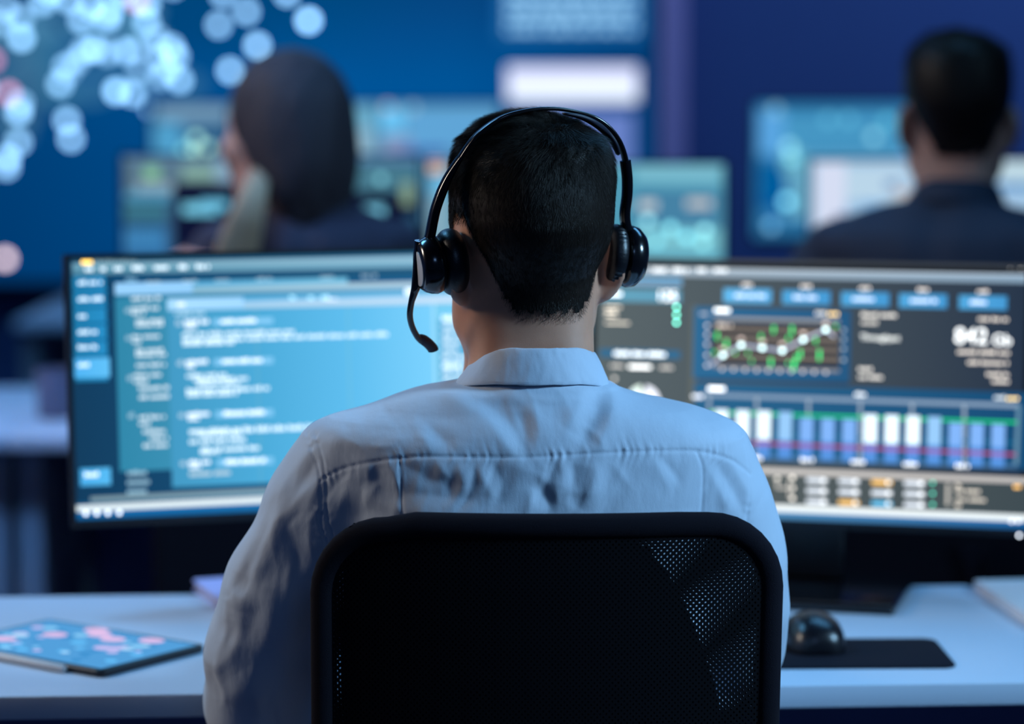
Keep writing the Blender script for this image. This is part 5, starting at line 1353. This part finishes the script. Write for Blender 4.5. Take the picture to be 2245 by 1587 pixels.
def cup(px, py, sgn, tilt):
    """sgn -1 left ear, +1 right ear; axis along the ear-to-ear line"""
    c_ = hp(px, py, -0.002)
    axis = ((ax_r * sgn + ax_f * (-0.10 if sgn < 0 else 0.04)).normalized() * math.cos(tilt) + Vector((0, 0, 1)) * math.sin(tilt)).normalized()
    z_ax = axis; y_ax = ax_f; x_ax = y_ax.cross(z_ax).normalized()
    R3 = Matrix((x_ax, y_ax, z_ax)).transposed().to_4x4()
    return Matrix.Translation(c_) @ R3
Ml = cup(996, 570, -1, math.radians(-6)); Mr = cup(1340, 562, 1, math.radians(-6))
def cushion(M, r, t_, ribs):
    prof = [(r * 0.55, 0.000)]
    for i in range(17):
        a = PI * i / 16; prof.append((r - t_ / 2 + t_ / 2 * math.sin(a) * 1.0, t_ / 2 - t_ / 2 * math.cos(a)))
    b = MB(); n = 84; vs = []; fs = []
    for i, (rr, z) in enumerate(prof):
        for k in range(n):
            a = 2 * PI * k / n; wob = ribs * 0.0006 * math.sin(a * 40) * (1 if 0.15 < z / t_ < 0.85 else 0)
            vs.append(M @ Vector(((rr + wob) * math.cos(a), (rr + wob) * 0.94 * math.sin(a), z)))
    for i in range(len(prof) - 1):
        for k in range(n): fs.append((i * n + k, i * n + (k + 1) % n, (i + 1) * n + (k + 1) % n, (i + 1) * n + k))
    fs.append(tuple(range(n))); fs.append(tuple(range((len(prof) - 1) * n, len(prof) * n))); b.add(vs, fs); return b
M_LEATHER = mat('black_leatherette', (16, 16, 22), 0.38, bump=0.2, bscale=700)
T0 = Matrix.Translation
cushion(Ml @ T0((0, 0, -0.010)), 0.032, 0.024, 0.3).build('ear_cushion', M_LEATHER, hs)
cushion(Mr @ T0((0, 0, -0.006)), 0.030, 0.018, 1.0).build('ear_cushion', M_LEATHER, hs)
shl = MB().lathe([(0.020, 0.012), (0.0265, 0.015), (0.028, 0.020), (0.027, 0.026), (0.0245, 0.032), (0.022, 0.0345), (0.019, 0.0355)], 48, Ml); shl_o = shl.build('ear_cup', M_GLOSS, hs)
MB().lathe([(0.0165, 0.0352), (0.0165, 0.0362), (0.015, 0.0366)], 40, Ml @ T0((-0.002, 0, 0))).build('silver_plate', mat('satin_silver', (205, 206, 210), 0.42, metal=0.35), shl_o)
MB().lathe([(0.022, 0.010), (0.0285, 0.013), (0.030, 0.018), (0.0285, 0.025), (0.023, 0.031), (0.014, 0.034), (0.004, 0.035)], 48, Mr).build('ear_cup', M_GLOSS, hs)
# boom: from the foot of the left cup down and round to the mouth
bo = [Ml @ Vector((0.024, 0.0, 0.031))]
boom_px = [(914, 618, 0.0), (909, 640, 0.004), (902, 665, 0.010), (899, 692, 0.018), (904, 716, 0.028), (915, 738, 0.038), (924, 748, 0.044)]
def hpf(px, py, fwd):
    y = lx(936 - 1165 + 1165) * 0; base = hp(940, py, 0); yy = base.y + fwd
    s_ = (YM + yy) / YM; x = (P(px, 793.5, YM + yy).x - CX); z = P(px, py, YM + yy).z; return Vector((x, yy, z))
bp = spline([Vector(bo[0])] + [hpf(*q) for q in boom_px[0:]])
N_ = len(bp)
MB().tube(bp, [0.0056 - 0.0026 * min(1, i / (N_ * 0.4)) for i in range(N_)], 14).build('microphone_boom', M_GLOSS, hs); boom_o = [o for o in hs.children if o.name.startswith("microphone_boom")][0]
mt = spline([hpf(918, 738, 0.040), hpf(927, 744, 0.045), hpf(938, 752, 0.050), hpf(948, 763, 0.055), hpf(950, 768, 0.056)])
N_ = len(mt); MB().tube(mt, [0.0026 + 0.0026 * math.sin(min(1, i / (N_ * 0.35)) * PI / 2) for i in range(N_)], 14).build('microphone_tip', M_BLACKM, boom_o)

# ================================================================ the people behind
def lowperson(label, px_head, Y, top_py, extra_yaw, shirt_m, hair_m, skin_m, width=1.0):
    h = 0.008
    zt = P(px_head, top_py, Y).z; s_ = zt / Z(236)
    bx = P(px_head, 300, Y).x
    V, Q = LOWB; o = np_mesh('person', V, Q, skin_m); tag(o, label, 'person')
    o.location = (bx, Y, 0); o.scale = (s_ * width, s_, s_); o.rotation_euler = (0, 0, extra_yaw)
    return o
LOWB = body_mesh(0.006)
def set_head(yaw):
    global HEAD_YAW, RH
    HEAD_YAW = yaw
    RH = np.array([[math.cos(yaw), -math.sin(yaw), 0], [math.sin(yaw), math.cos(yaw), 0], [0, 0, 1]])
LSV, LSQ = shirt_mesh(0.007)
LN = vnormals(LSV, LSQ)
if (LN * (LSV - LSV.mean(0))).sum() < 0: LN = -LN
LSV = LSV + LN * (noise3(LSV[:, 0], LSV[:, 1], LSV[:, 2] * 0.6, 9, 26) * 0.008)[:, None]
M_JACKET = mat('dark_navy_jacket', (36, 44, 64), 0.8, noise=0.06)
M_CARDI = mat('dark_aubergine_knit', (40, 38, 56), 0.85, noise=0.08)
man2 = lowperson('short-haired man in a dark navy jacket, back turned, before the bright white monitor', 2098, 4.42, 60, math.radians(-22), M_JACKET, M_HAIR, M_SKIND, 1.03)
np_mesh('jacket', LSV, LSQ, M_JACKET, man2); collar(man2, M_JACKET); np_mesh('trousers', tV, tQ, M_TROUS, man2); shoes(man2, lx(1155), M_SHOE); face_bits(man2)
hair(man2, LOWB[0], LOWB[1], 9000, 0.0075, 3, M_HAIR, 1.2, 0.0003)
set_head(math.radians(46)); LOWB = body_mesh(0.006)
wom = lowperson('woman with long dark hair and a beige scarf, face turned aside, before the video wall', 634, 4.45, 116, math.radians(6), M_CARDI, M_HAIR, M_SKIND, 0.97)
np_mesh('cardigan', LSV * np.array([0.86, 1, 1]) + np.array([0.035, 0, 0.028]), LSQ, M_CARDI, wom); np_mesh('trousers', tV, tQ, M_TROUS, wom); shoes(wom, lx(1155), M_SHOE); face_bits(wom)
def long_hair(parent, m):
    B = Field((-0.20, -0.24, 0.85), (0.20, 0.20, Z(225) + 0.03), 0.006)
    L = lambda p: HC + RH @ np.array(p, float)
    B.ell(L((0, -0.004, 0.022)), (0.089, 0.106, 0.100), 0.02, RH)
    B.ell(L((0, -0.030, -0.04)), (0.091, 0.084, 0.10), 0.03, RH)
    B.ell(L((0.0, -0.055, -0.115)), (0.062, 0.036, 0.085), 0.05, RH)
    B.ell(L((0, 0.118, -0.045)), (0.066, 0.080, 0.105), 0.02, RH, 's'); B.ell(L((0, 0.10, -0.16)), (0.09, 0.115, 0.10), 0.02, RH, 's')
    V, Q = B.mesh(); N = vnormals(V, Q); V = V + N * (noise3(V[:, 0] * 2.5, V[:, 1] * 2.5, V[:, 2] * 0.3, 4, 40) * 0.005)[:, None]
    np_mesh('hair', V, Q, m, parent)
long_hair(wom, mat('dark_brown_hair', (44, 34, 40), 0.75, noise=0.3, nscale=120))
Mw = Matrix.LocRotScale(wom.location, wom.rotation_euler, wom.scale).inverted()
sp_ = spline([P(598, 335, 4.50), P(578, 372, 4.40), P(560, 415, 4.335), P(545, 465, 4.32), P(528, 520, 4.325), P(512, 580, 4.335), P(500, 650, 4.35)])
n_ = len(sp_)
MB().tube([Mw @ p for p in sp_], None, 14, flat=[(0.009 + 0.024 * min(1, i / (n_ * 0.7)), 0.008) for i in range(n_)], up=Vector((0, -1, 0))).build('scarf', mat('beige_scarf_wool', (176, 146, 116), 0.9, noise=0.1), wom)
for nm, px, Y, lab in (('w', 660, 4.42, 'dark office chair under the seated woman'), ('m', 2100, 4.42, 'dark office chair under the man in the navy jacket')):
    x = P(px, 300, Y).x; t = empty('office_chair', (x, Y, 0), 0, lab, 'office chair'); chair(t, 0.22, 0.22, 0.93, 0.5, -0.20, 0.03, mesh=False)
